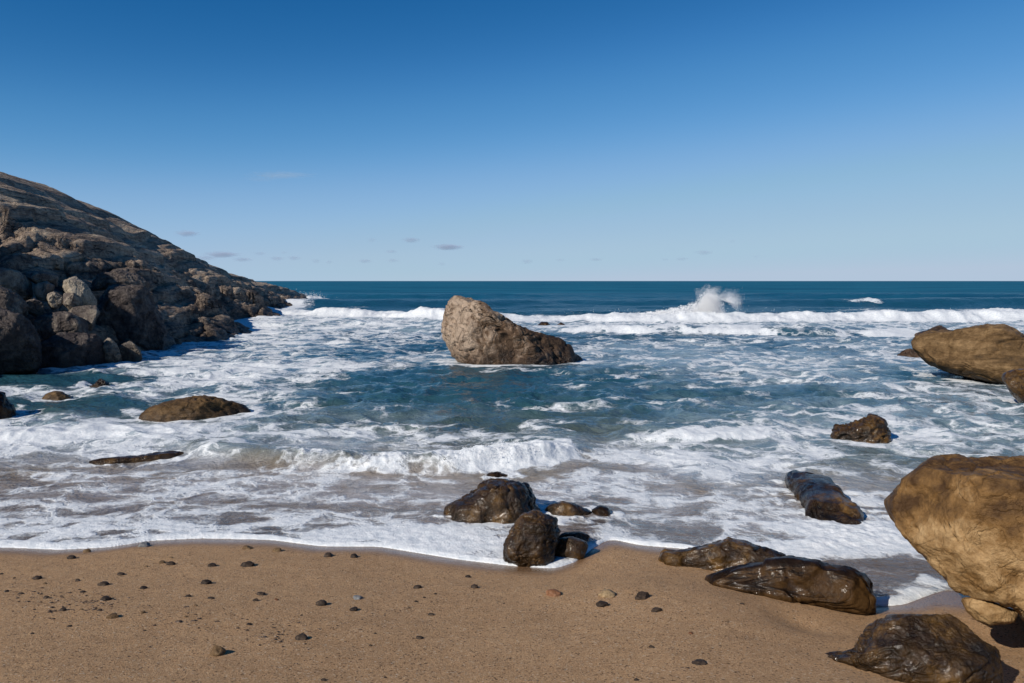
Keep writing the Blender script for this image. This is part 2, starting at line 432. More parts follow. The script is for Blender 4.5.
def rock(name, label, cat, px, d, front, back, mat, seed, sub=6, box=0.7, facets=8, amp=0.05, freq=1.6, fine=0.012, strata=0.0,
         tone=None, group=None, water=False, cut=(0.72, 0.96), cuts=(), sink=None, vc=None, hard=0, hcut=(0.8, 0.95), lay=None):
    """outline px (photo pixels) standing at horizontal distance d, with real depth front/back in metres"""
    if lay is None and vc is None and water and sink != 0 and hasattr(d, "v"): vc = d.v
    if vc is not None:                 # move it out until its foot meets the water where the photo shows it
        for _ in range(5):
            Wd = shape(px, d, front, back, seed, 4, box, facets, amp, freq, fine, strata, water, cut, cuts, sink, hard, hcut, lay)[0]
            k = Wd[Wd[:, 2] > 0.02]
            if len(k) < 5: break
            fw = k[:, 1] * cp + (EYE - k[:, 2]) * sp; upc = k[:, 1] * sp - (EYE - k[:, 2]) * cp
            vm = (341.5 - F * upc / fw).max()
            d = float(d) + 0.8 * (float(dc(vc)) - float(dc(vm)))
    Wd, f, loc, N, size, P0 = shape(px, d, front, back, seed, sub, box, facets, amp, freq, fine, strata, water, cut, cuts, sink, hard, hcut, lay)
    return finish(name, label, cat, Wd, f, loc, N, size, P0, mat, tone, group, water)

def shape(px, d, front, back, seed, sub, box, facets, amp, freq, fine, strata, water, cut, cuts, sink, hard, hcut, lay):
    rs = np.random.RandomState(seed)
    px = np.array(px, float)
    hpx = px[:, 1].max() - px[:, 1].min()
    if sink is None: sink = 0.45 * hpx if water else 0.0          # the foot goes on below the water line
    low_ = px[:, 1] > px[:, 1].min() + 0.62 * hpx
    if lay is not None: sink = 0
    px[low_, 1] += sink
    c = (px.min(0) + px.max(0)) / 2
    rd = ray(*c); rd_h = math.hypot(rd[0], rd[1]); P0 = EYEV + rd * (d / rd_h)
    n = rd / np.linalg.norm(rd) if lay is None else np.array([0, 0, -1.0])
    if lay is not None: P0 = G(c[0], c[1], lay)
    right = np.array([n[1], -n[0], 0]) if lay is None else np.array([1.0, 0, 0]); right /= np.linalg.norm(right); up = np.cross(right, n)
    pl = []
    for u, v in px:
        r = ray(u, v); t = np.dot(P0 - EYEV, n) / np.dot(r, n); q = EYEV + r * t - P0
        pl.append((np.dot(q, right), np.dot(q, up)))
    pl = np.array(pl)
    # radius of the outline by angle
    th = np.linspace(-math.pi, math.pi, 1440, endpoint=False); R = np.zeros(len(th))
    A = pl; B = np.roll(pl, -1, 0)
    for i in range(len(A)):
        e = B[i] - A[i]; den = np.cos(th) * e[1] - np.sin(th) * e[0]
        den = np.where(np.abs(den) < 1e-9, 1e-9, den)
        tt = (A[i][0] * e[1] - A[i][1] * e[0]) / den
        ss = (A[i][0] * np.sin(th) - A[i][1] * np.cos(th)) / den
        ok = (ss >= -1e-6) & (ss <= 1 + 1e-6) & (tt > 0)
        R = np.where(ok, np.maximum(R, tt), R)
    kk = np.exp(-0.5 * (np.arange(-14, 15) / 5.0) ** 2); kk /= kk.sum()
    R = np.convolve(np.concatenate([R[-14:], R, R[:14]]), kk, mode='valid')
    v, f = ico(sub)
    rho = np.sqrt(v[:, 0] ** 2 + v[:, 2] ** 2); ang = np.arctan2(v[:, 2], v[:, 0])
    rr = np.interp(ang, np.append(th, math.pi), np.append(R, R[0])) * rho ** box
    dep = np.sign(v[:, 1]) * np.abs(v[:, 1]) ** (0.5 + box * 0.5)
    loc = np.stack([np.cos(ang) * rr, dep * np.where(dep < 0, front, back), np.sin(ang) * rr], -1)
    size = (pl.max(0) - pl.min(0)).max()
    for q, fr_c in cuts:
        q = np.array(q, float); q /= np.linalg.norm(q); dd = loc @ q; lim = dd.max() * fr_c
        loc = loc - q[None, :] * (np.clip(dd - lim, 0, None) * 0.96)[:, None]
    for k in range(hard):
        q = rs.normal(size=3); q[1] = -abs(q[1]) * 0.8 if rs.rand() < 0.75 else q[1]
        q /= np.linalg.norm(q); dd = loc @ q; lim = dd.max() * rs.uniform(*hcut)
        loc = loc - q[None, :] * (np.clip(dd - lim, 0, None) * 0.97)[:, None]
    for k in range(facets * 2):
        q = rs.normal(size=3); q[1] = -abs(q[1]) if rs.rand() < 0.7 else abs(q[1])
        q /= np.linalg.norm(q); dd = loc @ q
        lo, hi = (cut if abs(q[1]) > 0.72 else ((0.88, 0.98) if abs(q[1]) > 0.4 else (0.96, 1.0)))
        lim = dd.max() * rs.uniform(lo, hi)
        loc = loc - q[None, :] * (np.clip(dd - lim, 0, None) * 0.94)[:, None]
    Wd = P0[None] + loc[:, 0:1] * right + loc[:, 1:2] * n + loc[:, 2:3] * up
    o3 = rs.uniform(0, 50, 3)
    q = Wd / size
    N = vnormals(Wd, f)
    s1 = fbm(q[:, 0] * freq + o3[0], q[:, 1] * freq + o3[1], q[:, 2] * freq + o3[2], 4)
    q0, q1_, q2_ = q[:, 0] + 0.12 * s1, q[:, 1] - 0.1 * s1, q[:, 2] * 1.25 + 0.08 * s1
    f1, f2, idv = worley(q0 * freq * 2.6 + o3[0], q1_ * freq * 2.6 + o3[1], q2_ * freq * 2.6 + o3[2])
    s3 = ridged(q0 * freq * 1.6 + o3[2], q1_ * freq * 1.6, q2_ * freq * 1.6 + o3[1], 5, 0.55)
    g1 = worley(q0 * freq * 6.1 + o3[1], q1_ * freq * 6.1 + 4, q2_ * freq * 6.6 + o3[2])
    crv = fbm(q0 * freq * 1.3 + o3[2], q1_ * freq * 1.3 + 9, q2_ * freq * 1.9 + o3[0], 4)
    disp = amp * size * (0.8 * s1 + 0.5 * s3 + 0.9 * (idv - 0.5) * sstep(0, 0.10, f2 - f1) + 0.40 * (g1[2] - 0.5) * sstep(0, 0.12, g1[1] - g1[0])
                         - 0.55 * (1 - sstep(0.0, 0.035, np.abs(crv))))
    s2 = ridged(q0 * freq * 6 + o3[1], q1_ * freq * 6, q2_ * freq * 7.5 + o3[0], 5, 0.62)
    disp = disp + fine * size * s2
    if strata:
        sd = Wd @ np.array([0.25, 0.15, 1.0]) / size * 9 + 0.8 * s1 + o3[0]
        r_ = sd - np.floor(sd); disp = disp + strata * size * (sstep(0.0, 0.6, r_) - sstep(0.85, 1.0, r_))
    Wd = Wd + N * disp[:, None]
    return Wd, f, loc, vnormals(Wd, f), size, P0

def finish(name, label, cat, Wd, f, loc, N, size, P0, mat, tone, group, water):
    tn = np.full(len(Wd), 0.5)
    if tone is not None: tn = tone(loc / size, Wd, N)
    ctr = np.array([P0[0], P0[1], max(0.0, Wd[:, 2].min())]) if not water else np.array([P0[0], P0[1], 0.0])
    me = mesh_from(name, Wd - ctr, f, mat, attrs={"tone": tn})
    ob = link(name, me, ctr, label, cat, group)
    if water:
        msk = np.abs(Wd[:, 2]) < 0.12 * max(size, 0.3)
        if msk.sum() > 10:
            xy = Wd[msk][:, :2]; WATER_ROCKS.append((xy.mean(0), max(xy[:, 0].std(), 0.05) * 1.75, max(xy[:, 1].std(), 0.05) * 1.75))
        else:
            WATER_ROCKS.append((P0[:2], size * .5, size * .4))
    return ob

SEAROCK = rock_mat("sea_rock", (0.040, 0.025, 0.017), (0.15, 0.092, 0.055), (0.46, 0.35, 0.26), wet_z=0.38, wet_w=0.22, wet_dark=0.55, bump=1.5, scale=0.9, crack=0.7)
OCHRE = rock_mat("ochre_boulder", (0.070, 0.036, 0.014), (0.22, 0.120, 0.042), (0.46, 0.30, 0.145), wet_z=-5, bump=0.7, scale=1.6, strata=0.0, rough=0.55, wet_all=0.25, rough_wet=0.3, wet_dark=0.7, crack=0.25)
BROWN = rock_mat("brown_rock", (0.045, 0.027, 0.012), (0.125, 0.072, 0.029), (0.27, 0.17, 0.08), wet_z=0.12, wet_w=0.12, bump=0.7, scale=1.2, strata=1.0, rough=0.6, wet_dark=0.5, crack=0.4)
WETBR = rock_mat("wet_brown_rock", (0.012, 0.008, 0.004), (0.050, 0.028, 0.010), (0.180, 0.102, 0.028), wet_z=5, spec=0.25, coat=0.5, bump=0.7, scale=2.0, rough_wet=0.25, wet_dark=0.9, crack=0.5)
SLABR = rock_mat("wet_slab_rock", (0.007, 0.005, 0.004), (0.019, 0.011, 0.006), (0.075, 0.042, 0.016), wet_z=5, spec=0.1, coat=0.28, bump=0.40, scale=2.0, rough_wet=0.3, wet_dark=0.9, crack=0.3)
PILE = rock_mat("fallen_block", (0.055, 0.045, 0.045), (0.17, 0.140, 0.120), (0.42, 0.36, 0.28), wet_z=0.5, wet_w=0.3, wet_dark=0.35, rough_wet=0.4, bump=1.6, scale=1.0, crack=0.5)

class Dist(float):
    v = 0.0
    def __add__(s, o):
        r = Dist(float(s) + o); r.v = s.v; return r
def dc(v):          # distance on the water at picture row v
    r = Dist(G(512, v)[1]); r.v = v; return r

# the big rock standing in the bay
def tone_c(l, Wd, N): return np.clip(0.53 - 0.72 * l[:, 0] + 0.35 * l[:, 2] - 0.1 + 0.15 * (N[:, 0] < -0.2), -0.1, 0.86)  # bleached pale top, plus sunlit left and shaded right painted into the tone
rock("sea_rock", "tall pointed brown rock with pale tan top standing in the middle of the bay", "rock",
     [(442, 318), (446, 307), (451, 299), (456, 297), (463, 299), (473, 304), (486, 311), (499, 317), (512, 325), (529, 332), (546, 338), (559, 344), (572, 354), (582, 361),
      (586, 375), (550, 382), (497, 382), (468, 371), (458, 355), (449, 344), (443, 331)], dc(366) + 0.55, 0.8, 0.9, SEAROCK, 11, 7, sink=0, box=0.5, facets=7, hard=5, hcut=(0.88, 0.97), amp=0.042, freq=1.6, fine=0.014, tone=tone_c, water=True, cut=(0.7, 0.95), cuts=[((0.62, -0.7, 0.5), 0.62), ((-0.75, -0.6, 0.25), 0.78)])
for (px, v0, lab, sd) in [([(538, 325), (541, 322), (547, 322), (550, 325), (548, 332), (540, 332)], 327.5, "tiny dark rock breaking the surface behind the big rock in the bay", 3),
                          ([(557, 325), (561, 322.5), (566, 325), (564, 331), (558, 331)], 326.5, "tiniest dark rock just right of another beyond the big bay rock", 5)]:
    rock("sea_rock", lab, "rock", px, dc(v0), 0.25, 0.25, WETBR, sd, 4, water=True, amp=0.06)

# rocks on the right in the sea
rock("sea_rock", "long tan brown rock rising from the sea at the right edge with dark undercut foot", "rock",
     [(912, 345), (918, 337), (935, 334), (955, 333), (972, 330), (990, 327), (1002, 327), (1015, 333), (1035, 345), (1090, 360), (1090, 402), (1040, 396), (1005, 384), (975, 377), (945, 368), (922, 358)],
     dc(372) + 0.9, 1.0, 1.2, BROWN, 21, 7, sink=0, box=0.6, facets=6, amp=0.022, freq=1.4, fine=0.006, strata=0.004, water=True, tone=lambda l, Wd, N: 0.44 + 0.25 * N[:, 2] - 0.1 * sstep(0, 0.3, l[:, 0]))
rock("sea_rock", "jagged dark rock behind the long tan rock at the right edge", "rock",
     [(902, 341), (915, 335), (928, 331), (940, 326), (950, 331), (965, 340), (960, 350), (905, 348)], dc(338) + 0.3, 0.5, 0.5, SEAROCK, 23, 5, water=True, amp=0.05, tone=lambda l, Wd, N: 0.35 + 0 * N[:, 2])
rock("sea_rock", "small round brown rock at the left foot of the long tan rock", "rock",
     [(898, 355), (902, 350.5), (910, 349.5), (920, 352), (924, 358), (915, 366), (900, 365)], dc(359) + 0.2, 0.3, 0.3, SEAROCK, 25, 5, water=True, amp=0.05, tone=lambda l, Wd, N: 0.45 + 0 * N[:, 2])
rock("sea_rock", "low brown shelf rock dripping water below the long tan rock at the right edge", "rock",
     [(1003, 377), (1012, 371), (1035, 370), (1070, 380), (1070, 410), (1020, 402), (1008, 388)], dc(390) + 0.3, 0.4, 0.6, WETBR, 27, 5, water=True, sink=0, amp=0.04, tone=lambda l, Wd, N: 0.6 + 0 * N[:, 2])
rock("sea_rock", "small rugged rust brown rock with weed awash between boulder and bay", "rock",
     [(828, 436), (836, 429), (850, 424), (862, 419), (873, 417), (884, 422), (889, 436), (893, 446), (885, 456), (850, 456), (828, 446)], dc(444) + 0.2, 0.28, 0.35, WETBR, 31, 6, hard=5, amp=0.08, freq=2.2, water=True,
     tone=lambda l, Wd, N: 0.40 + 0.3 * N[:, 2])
rock("sea_rock", "dark wet sloping rock with an amber patch half covered by wash near the boulder", "rock",
     [(786, 478), (800, 474), (815, 476), (828, 484), (832, 492), (846, 502), (862, 514), (858, 522), (838, 526), (815, 524), (806, 506), (796, 492)], dc(517) + 0.32, 0.11, 0.3, WETBR, 33, 6, box=0.8, facets=3, hard=3, amp=0.03, freq=1.6, fine=0.007, water=True, lay=0.05,
     tone=lambda l, Wd, N: 0.25 + 0.6 * np.exp(-((l[:, 0] - 0.02) / 0.12) ** 2 - ((l[:, 2] + 0.18) / 0.14) ** 2))

# large boulder at the right edge
def tone_b(l, Wd, N): return 0.70 - 0.42 * sstep(0.08, 0.20, l[:, 2] + 0.06 * fbm(l[:, 0] * 5, l[:, 1] * 5, l[:, 2] * 9, 3))
rock("boulder", "huge smooth ochre boulder leaning over the sand at the right edge", "boulder",
     [(881, 489), (884, 481), (900, 475), (920, 467), (950, 461), (985, 457), (1030, 458), (1080, 458), (1130, 480), (1170, 540), (1165, 640), (1130, 690), (1080, 690), (1046, 650), (1026, 612), (1015, 603),
      (1000, 597), (978, 593), (958, 582), (942, 566), (925, 549), (908, 531), (895, 514), (886, 500)],
     5.05, 0.72, 0.75, OCHRE, 41, 7, box=0.42, facets=5, amp=0.030, freq=1.7, fine=0.006, strata=0.0, tone=tone_b, cut=(0.78, 0.96), hard=5, hcut=(0.86, 0.96), cuts=[((0.05, -0.30, 0.95), 0.82), ((-0.15, -0.95, -0.35), 0.78), ((-0.75, -0.6, 0.05), 0.86)])
rock("boulder", "dark underlying rock that props the huge ochre boulder at the right edge", "boulder",
     [(1022, 606), (1050, 598), (1085, 602), (1095, 650), (1035, 650)], 4.6, 0.14, 0.3, WETBR, 42, 5)
rock("stone", "small pale ochre stone tucked under the huge boulder", "stone",
     [(962, 599), (972, 598), (990, 602), (1005, 608), (1018, 612), (1014, 621), (990, 625), (975, 619), (966, 610)], 4.60, 0.10, 0.12, OCHRE, 43, 5, facets=6, amp=0.03, tone=lambda l, Wd, N: 0.75 + 0 * N[:, 2])

# stone in the bottom right corner
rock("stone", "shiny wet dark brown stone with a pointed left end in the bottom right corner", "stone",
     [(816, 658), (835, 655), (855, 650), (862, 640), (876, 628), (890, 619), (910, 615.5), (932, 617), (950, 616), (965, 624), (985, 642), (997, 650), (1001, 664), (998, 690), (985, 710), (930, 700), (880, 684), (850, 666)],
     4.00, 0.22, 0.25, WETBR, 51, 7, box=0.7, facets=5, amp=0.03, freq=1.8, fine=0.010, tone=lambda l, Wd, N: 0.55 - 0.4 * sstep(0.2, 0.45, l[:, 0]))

# slabs at the wash edge
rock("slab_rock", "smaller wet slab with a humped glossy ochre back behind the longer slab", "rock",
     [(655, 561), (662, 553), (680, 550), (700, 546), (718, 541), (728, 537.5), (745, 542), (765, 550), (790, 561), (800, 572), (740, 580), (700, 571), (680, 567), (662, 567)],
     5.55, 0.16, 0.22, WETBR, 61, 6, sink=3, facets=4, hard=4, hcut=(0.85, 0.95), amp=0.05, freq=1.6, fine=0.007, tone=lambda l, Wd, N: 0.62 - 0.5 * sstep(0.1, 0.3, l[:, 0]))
rock("slab_rock", "longest dark wet slab lying across the edge of the sand", "rock",
     [(693, 584), (710, 577), (735, 570), (755, 566), (790, 563), (820, 566), (845, 570), (870, 579), (877, 588), (879, 602), (870, 606), (845, 604), (810, 598), (775, 593), (740, 589), (710, 588), (698, 587)],
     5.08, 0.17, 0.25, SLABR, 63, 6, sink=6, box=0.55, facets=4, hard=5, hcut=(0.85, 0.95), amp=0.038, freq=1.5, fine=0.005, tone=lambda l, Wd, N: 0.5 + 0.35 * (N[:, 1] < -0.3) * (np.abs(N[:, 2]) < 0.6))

# rocks in the middle of the wash edge
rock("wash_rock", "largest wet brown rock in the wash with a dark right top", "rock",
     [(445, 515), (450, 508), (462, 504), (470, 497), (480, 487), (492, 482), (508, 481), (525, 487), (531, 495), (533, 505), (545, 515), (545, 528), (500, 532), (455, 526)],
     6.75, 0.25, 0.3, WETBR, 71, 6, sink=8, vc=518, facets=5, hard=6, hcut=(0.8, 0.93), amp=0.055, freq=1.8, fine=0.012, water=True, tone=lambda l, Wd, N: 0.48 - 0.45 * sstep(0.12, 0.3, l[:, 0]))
rock("wash_rock", "low flat wet rock touching the left side of the largest wash rock", "rock",
     [(441, 513), (447, 505), (460, 499), (468, 500), (470, 512), (460, 520), (445, 519)], 6.95, 0.12, 0.15, WETBR, 72, 5, vc=516, amp=0.04, water=True)
rock("wash_rock", "rounded brown rock standing on the sand edge in a ring of foam", "rock",
     [(505, 548), (507, 538), (514, 526), (522, 515), (535, 512.5), (548, 515), (555, 520), (557, 533), (556, 545), (552, 556), (540, 566), (526, 566), (512, 560), (506, 554)],
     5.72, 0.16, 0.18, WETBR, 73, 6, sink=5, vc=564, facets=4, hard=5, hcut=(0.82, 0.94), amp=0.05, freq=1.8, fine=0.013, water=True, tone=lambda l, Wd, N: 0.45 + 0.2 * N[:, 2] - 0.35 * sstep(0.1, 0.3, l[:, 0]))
rock("wash_rock", "squat brown rock pressed against the right side of the rounded rock in foam", "rock",
     [(552, 546), (560, 539), (572, 537), (585, 541), (588, 545), (584, 553), (560, 556), (552, 555)], 5.68, 0.10, 0.1, WETBR, 74, 5, sink=6, amp=0.035, tone=lambda l, Wd, N: 0.5 + 0 * N[:, 2])
rock("wash_rock", "flat black wet rock lying behind the squat brown rock", "rock",
     [(556, 537), (565, 533), (580, 532), (590, 536), (587, 541), (570, 542), (558, 541)], 5.95, 0.12, 0.12, SLABR, 75, 5, amp=0.03, tone=lambda l, Wd, N: 0.3 + 0 * N[:, 2])
rock("wash_rock", "low amber topped wet rock right of the largest wash rock", "rock",
     [(543, 511), (552, 505), (563, 502), (572, 503), (582, 508), (591, 513), (585, 520), (560, 521), (545, 518)], 6.65, 0.16, 0.18, WETBR, 76, 5, sink=6, vc=517, amp=0.04, water=True, tone=lambda l, Wd, N: 0.30 + 0.5 * np.exp(-((l[:, 0] + 0.03) / 0.14) ** 2))
rock("wash_rock", "smallest dark rock barely showing in foam right of the amber topped rock", "rock",
     [(592, 510), (600, 506), (608, 508), (612, 513), (602, 517), (593, 516)], 6.75, 0.1, 0.1, SLABR, 77, 4, vc=515.5, amp=0.05, water=True)
rock("wash_rock", "dark weedy rock half drowned under the small breaking wave", "rock",
     [(486, 477), (490, 473), (497, 472.5), (505, 474), (513, 477), (510, 482), (489, 482)], 7.95, 0.12, 0.12, SLABR, 78, 5, vc=478, amp=0.05, water=True)

# rocks on the left in the water
rock("sea_rock", "broad low olive brown rock awash on the left of the bay", "rock",
     [(142, 417), (152, 409), (168, 404), (182, 400), (198, 396.5), (214, 398), (228, 403), (243, 407), (251, 414), (252, 424), (230, 430), (160, 430), (144, 424)],
     dc(422.5) + 0.45, 0.55, 0.6, BROWN, 81, 6, facets=5, amp=0.028, fine=0.008, water=True, tone=lambda l, Wd, N: 0.42 - 0.15 * sstep(0, .4, l[:, 0]))
rock("sea_rock", "long thin dark rock barely above the wash on the left", "rock",
     [(88, 461), (105, 459), (130, 458), (150, 455), (175, 452.5), (187, 454), (191, 459), (185, 468), (130, 468), (92, 466)], dc(463) + 0.15, 0.2, 0.3, WETBR, 83, 5, amp=0.025, water=True, tone=lambda l, Wd, N: 0.5 + 0 * N[:, 2])
rock("sea_rock", "low yellowish green weedy rock near the left edge of the water", "rock",
     [(41, 400), (46, 394), (54, 391), (62, 392), (70, 397), (80, 402), (78, 408), (48, 408)], dc(402.5) + 0.2, 0.3, 0.3, BROWN, 84, 5, amp=0.03, water=True)
rock("sea_rock", "small dark pointed rock in foam beside the low weedy rock", "rock",
     [(88, 388), (96, 384), (101, 379), (107, 382), (111, 388), (110, 394), (90, 394)], dc(390) + 0.2, 0.25, 0.25, SEAROCK, 85, 5, amp=0.06, water=True, tone=lambda l, Wd, N: 0.25 + 0 * N[:, 2])
rock("sea_rock", "near black shaded rock cut by the left edge of the picture", "rock",
     [(-25, 398), (-10, 393), (4, 394), (10, 403), (14, 410), (14, 421), (10, 430), (-25, 430)], dc(422) + 0.25, 0.35, 0.4, SLABR, 86, 5, amp=0.05, water=True)

# ------------------------------------------------------------------ fallen blocks at the foot of the headland
Z2 = lambda a: [(x * 0.1756, 260 + y * 0.1756) for x, y in a]
pile = [
 ("big pale squared block catching the sun on top of the fallen rock pile", [(365, 95), (400, 85), (435, 95), (500, 150), (548, 230), (545, 275), (440, 270), (400, 210), (365, 170)], 22.2, 0.95, 1),
 ("upright grey block left of the big pale block in the rock pile", [(200, 150), (250, 113), (310, 150), (312, 200), (280, 235), (215, 225), (195, 185)], 22.6, 0.75, 2),
 ("pale wedge shaped block below the upright grey block", [(270, 195), (320, 175), (365, 220), (345, 265), (305, 285), (275, 260)], 21.9, 0.85, 3),
 ("flat grey block wedged under the big pale block", [(365, 190), (420, 190), (470, 235), (470, 275), (400, 285), (360, 250)], 21.7, 0.65, 4),
 ("wide pale slanting slab at the left edge above the rock pile", [(-120, 30), (0, 35), (100, 60), (185, 140), (195, 200), (160, 235), (60, 200), (-120, 150)], 22.8, 0.72, 5),
 ("dark purple grey block under the slanting slab at the left edge", [(-120, 150), (0, 150), (80, 190), (165, 260), (155, 350), (90, 360), (0, 300), (-120, 300)], 20.6, 0.4, 6),
 ("largest dark rounded block at the left edge by the water", [(-200, 290), (0, 275), (70, 290), (165, 355), (225, 460), (225, 580), (200, 680), (-200, 690)], 18.9, 0.22, 7),
 ("wide dark block with a slanting face at the water line", [(225, 440), (330, 420), (560, 425), (600, 500), (630, 590), (610, 650), (260, 680), (215, 600)], 19.6, 0.22, 8),
 ("low dark block resting on the wide dark block", [(200, 355), (260, 310), (370, 300), (490, 340), (510, 410), (490, 450), (220, 450)], 20.6, 0.35, 9),
 ("tilted grey block leaning right of the low dark block", [(365, 300), (430, 270), (545, 262), (562, 300), (520, 400), (460, 380)], 21.2, 0.5, 10),
 ("small sunlit tan block at the water left of its rusty neighbour", [(585, 480), (613, 440), (660, 480), (695, 570), (680, 610), (610, 600)], 19.9, 0.8, 11),
 ("small rusty block with a sunlit top beside the water", [(685, 490), (740, 462), (800, 515), (815, 580), (760, 610), (700, 590)], 20.3, 0.75, 12),
 ("pinkish brown block above the upright grey block", [(150, 60), (240, 70), (330, 90), (320, 150), (230, 140), (150, 110)], 23.4, 0.55, 13),
 ("massive dark humped outcrop right of the big pale block", [(520, 160), (600, 135), (720, 118), (800, 140), (880, 230), (930, 330), (960, 420), (940, 560), (760, 560), (560, 440), (560, 300), (540, 220)], 24.0, 0.32, 14),
 ("long dark slab jutting out under the sunlit ledge of the headland", [(500, 135), (560, 90), (680, 60), (770, 90), (850, 130), (820, 180), (640, 150), (520, 170)], 25.2, 0.4, 15),
 ("small grey stone between the left edge block and the pale blocks", [(150, 240), (200, 225), (245, 250), (250, 300), (200, 320), (160, 300)], 21.2, 0.5, 16),
]
for lab, out, d, tn, sd in pile:
    rock("fallen_block", lab, "rock", Z2(out), d, 0.55, 0.8, PILE, 100 + sd, 6, box=0.45, facets=6, amp=0.040, freq=1.7, fine=0.014,
         tone=(lambda t: (lambda l, Wd, N: t + 0 * N[:, 2]))(tn), group="fallen blocks at the foot of the headland", cut=(0.55, 0.88), hard=9, hcut=(0.70, 0.90))

# ------------------------------------------------------------------ sea
def rows():
    y = 4.3; out = []
    while y < 40000:
        out.append(y)
        dy = 0.55 * y * y / (EYE * F)
        if 22 < y < 48: dy = min(dy, 0.16)
        elif 48 <= y < 100: dy = min(dy, 0.45)
        y += max(dy, 0.011)
    out.append(60000.0)
    return np.array(out)
ry = rows()
ct = np.concatenate([np.linspace(-1.25, -0.70, 90, endpoint=False), np.linspace(-0.70, 0.70, 1050, endpoint=False), np.linspace(0.70, 1.25, 91)])
Y = np.repeat(ry[:, None], len(ct), 1); X = Y * ct[None, :]
dyr = np.gradient(ry)[:, None]
t = Y - yshore(X)
def fade(wl): return 1 - sstep(0.22, 0.5, dyr / wl)
def chop(sx, sy, z, o=3): return perlin(X * sx, Y * sy, z) if o == 1 else fbm(X * sx, Y * sy, z, o)
grow = sstep(0.1, 1.6, t)
hgt = np.zeros_like(X)
wX, wY = X + 0.5 * chop(0.5, 0.5, 31.0, 2), Y + 0.6 * chop(0.45, 0.45, 33.0, 2)
hgt += fade(0.25) * 0.014 * (1 - 2 * np.abs(perlin(wX * 3.2, wY * 4.2, 1.0))) * (0.25 + grow * sstep(0.5, 5, t))
hgt += fade(0.5) * 0.05 * (1 - 2 * np.abs(perlin(wX * 1.5, wY * 2.1, 2.0))) * grow * sstep(0.5, 6, t)
hgt += fade(1.2) * 0.10 * (1 - 1.8 * np.abs(perlin(wX * 0.62, wY * 0.95, 3.0))) * sstep(1, 8, t)
hgt += fade(2.5) * 0.12 * perlin(wX * 0.28, wY * 0.42, 4.0) * sstep(3, 14, t)
hgt += fade(6) * 0.16 * perlin(X * 0.07, Y * 0.16, 5.0) * sstep(14, 45, t)
hgt += fade(18) * 0.34 * perlin(X * 0.018, Y * 0.05, 6.0) * sstep(40, 90, t)
hgt += fade(60) * 0.6 * perlin(X * 0.004, Y * 0.014, 7.0) * sstep(90, 300, t)

D = np.zeros_like(X)          # crisp foam density
film = np.zeros_like(X)       # milky aerated water

def crest(pts, wf, wb, Yv=None):
    """pts: x, yc, H -> bump, signed distance behind the crest"""
    pts = np.array(pts, float)
    yc = np.interp(X, pts[:, 0], pts[:, 1]); Hh = np.interp(X, pts[:, 0], pts[:, 2], left=0, right=0)
    q = Y - yc
    return Hh * np.where(q < 0, np.exp(-(q / wf) ** 2), np.exp(-(q / wb) ** 2)), q, Hh

wob = 0.9 * chop(0.22, 0.0, 50.0, 3) + 0.25 * chop(1.1, 0.3, 51.0, 2)
Y0 = Y; Y = Y + wob * sstep(15, 25, Y0)
# main breaker
bA, qA, HA = crest([(-20, 52, 0), (-17, 50, 0.3), (-10, 44, 0.42), (-4, 40, 0.5), (-1.5, 39, 0.36), (1.5, 38, 0.28), (4, 37.6, 0.4), (8, 37.5, 0.52), (14, 37.8, 0.50), (24, 38.5, 0.47), (45, 42, 0.5), (60, 44, 0)], 0.9, 2.6)
roughA = HA / 0.7 * np.exp(-(np.where(qA < 0, qA / 1.4, qA / 2.4)) ** 2)
bA = bA * (0.88 + 0.95 * chop(0.35, 0.1, 57.0, 4))
hgt += bA + roughA * (0.16 * chop(1.1, 0.9, 60.0, 4) + 0.08 * chop(4.5, 3.0, 61.0, 2))
nA = chop(0.5, 0.4, 63.0, 3)
D = np.maximum(D, sstep(0.05, 0.3, HA) * np.where(qA < 0, 1 - sstep(1.0, 2.0, -qA + 0.5 * nA), (1 - 0.75 * sstep(0.5, 3.0, qA + 2 * nA)) * (1 - sstep(3.0, 7.0, qA + 2 * nA))))
# second small breaker in front of it
bB, qB, HB = crest([(-14, 36, 0), (-9, 33.5, 0.12), (-4, 33, 0.1), (-1.5, 32, 0.0), (1.5, 30, 0.05), (3, 29.5, 0.24), (7, 29.0, 0.27), (12, 28.6, 0.22), (15.5, 28.3, 0.13), (18, 28, 0)], 0.55, 1.6)
brk = sstep(-0.12, 0.22, chop(0.45, 0.3, 66.0, 4))
hgt += bB + HB / 0.27 * np.exp(-(qB / 1.2) ** 2) * 0.09 * chop(1.5, 1.3, 67.0, 3)
D = np.maximum(D, (0.25 + 0.75 * brk) * sstep(0.03, 0.15, HB) * np.where(qB < 0, 1 - sstep(0.5, 1.1, -qB), (1 - 0.6 * sstep(0.3, 2.0, qB)) * (1 - sstep(2.0, 5.0, qB))))
# seething foam between the breakers and by the point of the headland
zone = sstep(25.5, 31, Y + 1.3 * chop(0.3, 0.4, 70.0, 3)) * (1 - sstep(39, 47, Y - 0.28 * np.abs(X + 3) * (X < -3) - 0.7 * np.clip(-X - 9, 0, 12)))
D = np.maximum(D, zone * (0.38 + 0.12 * sstep(-2, -9, X) + 0.45 * chop(0.35, 0.5, 71.0, 3)))
film = np.maximum(film, zone * 0.8)
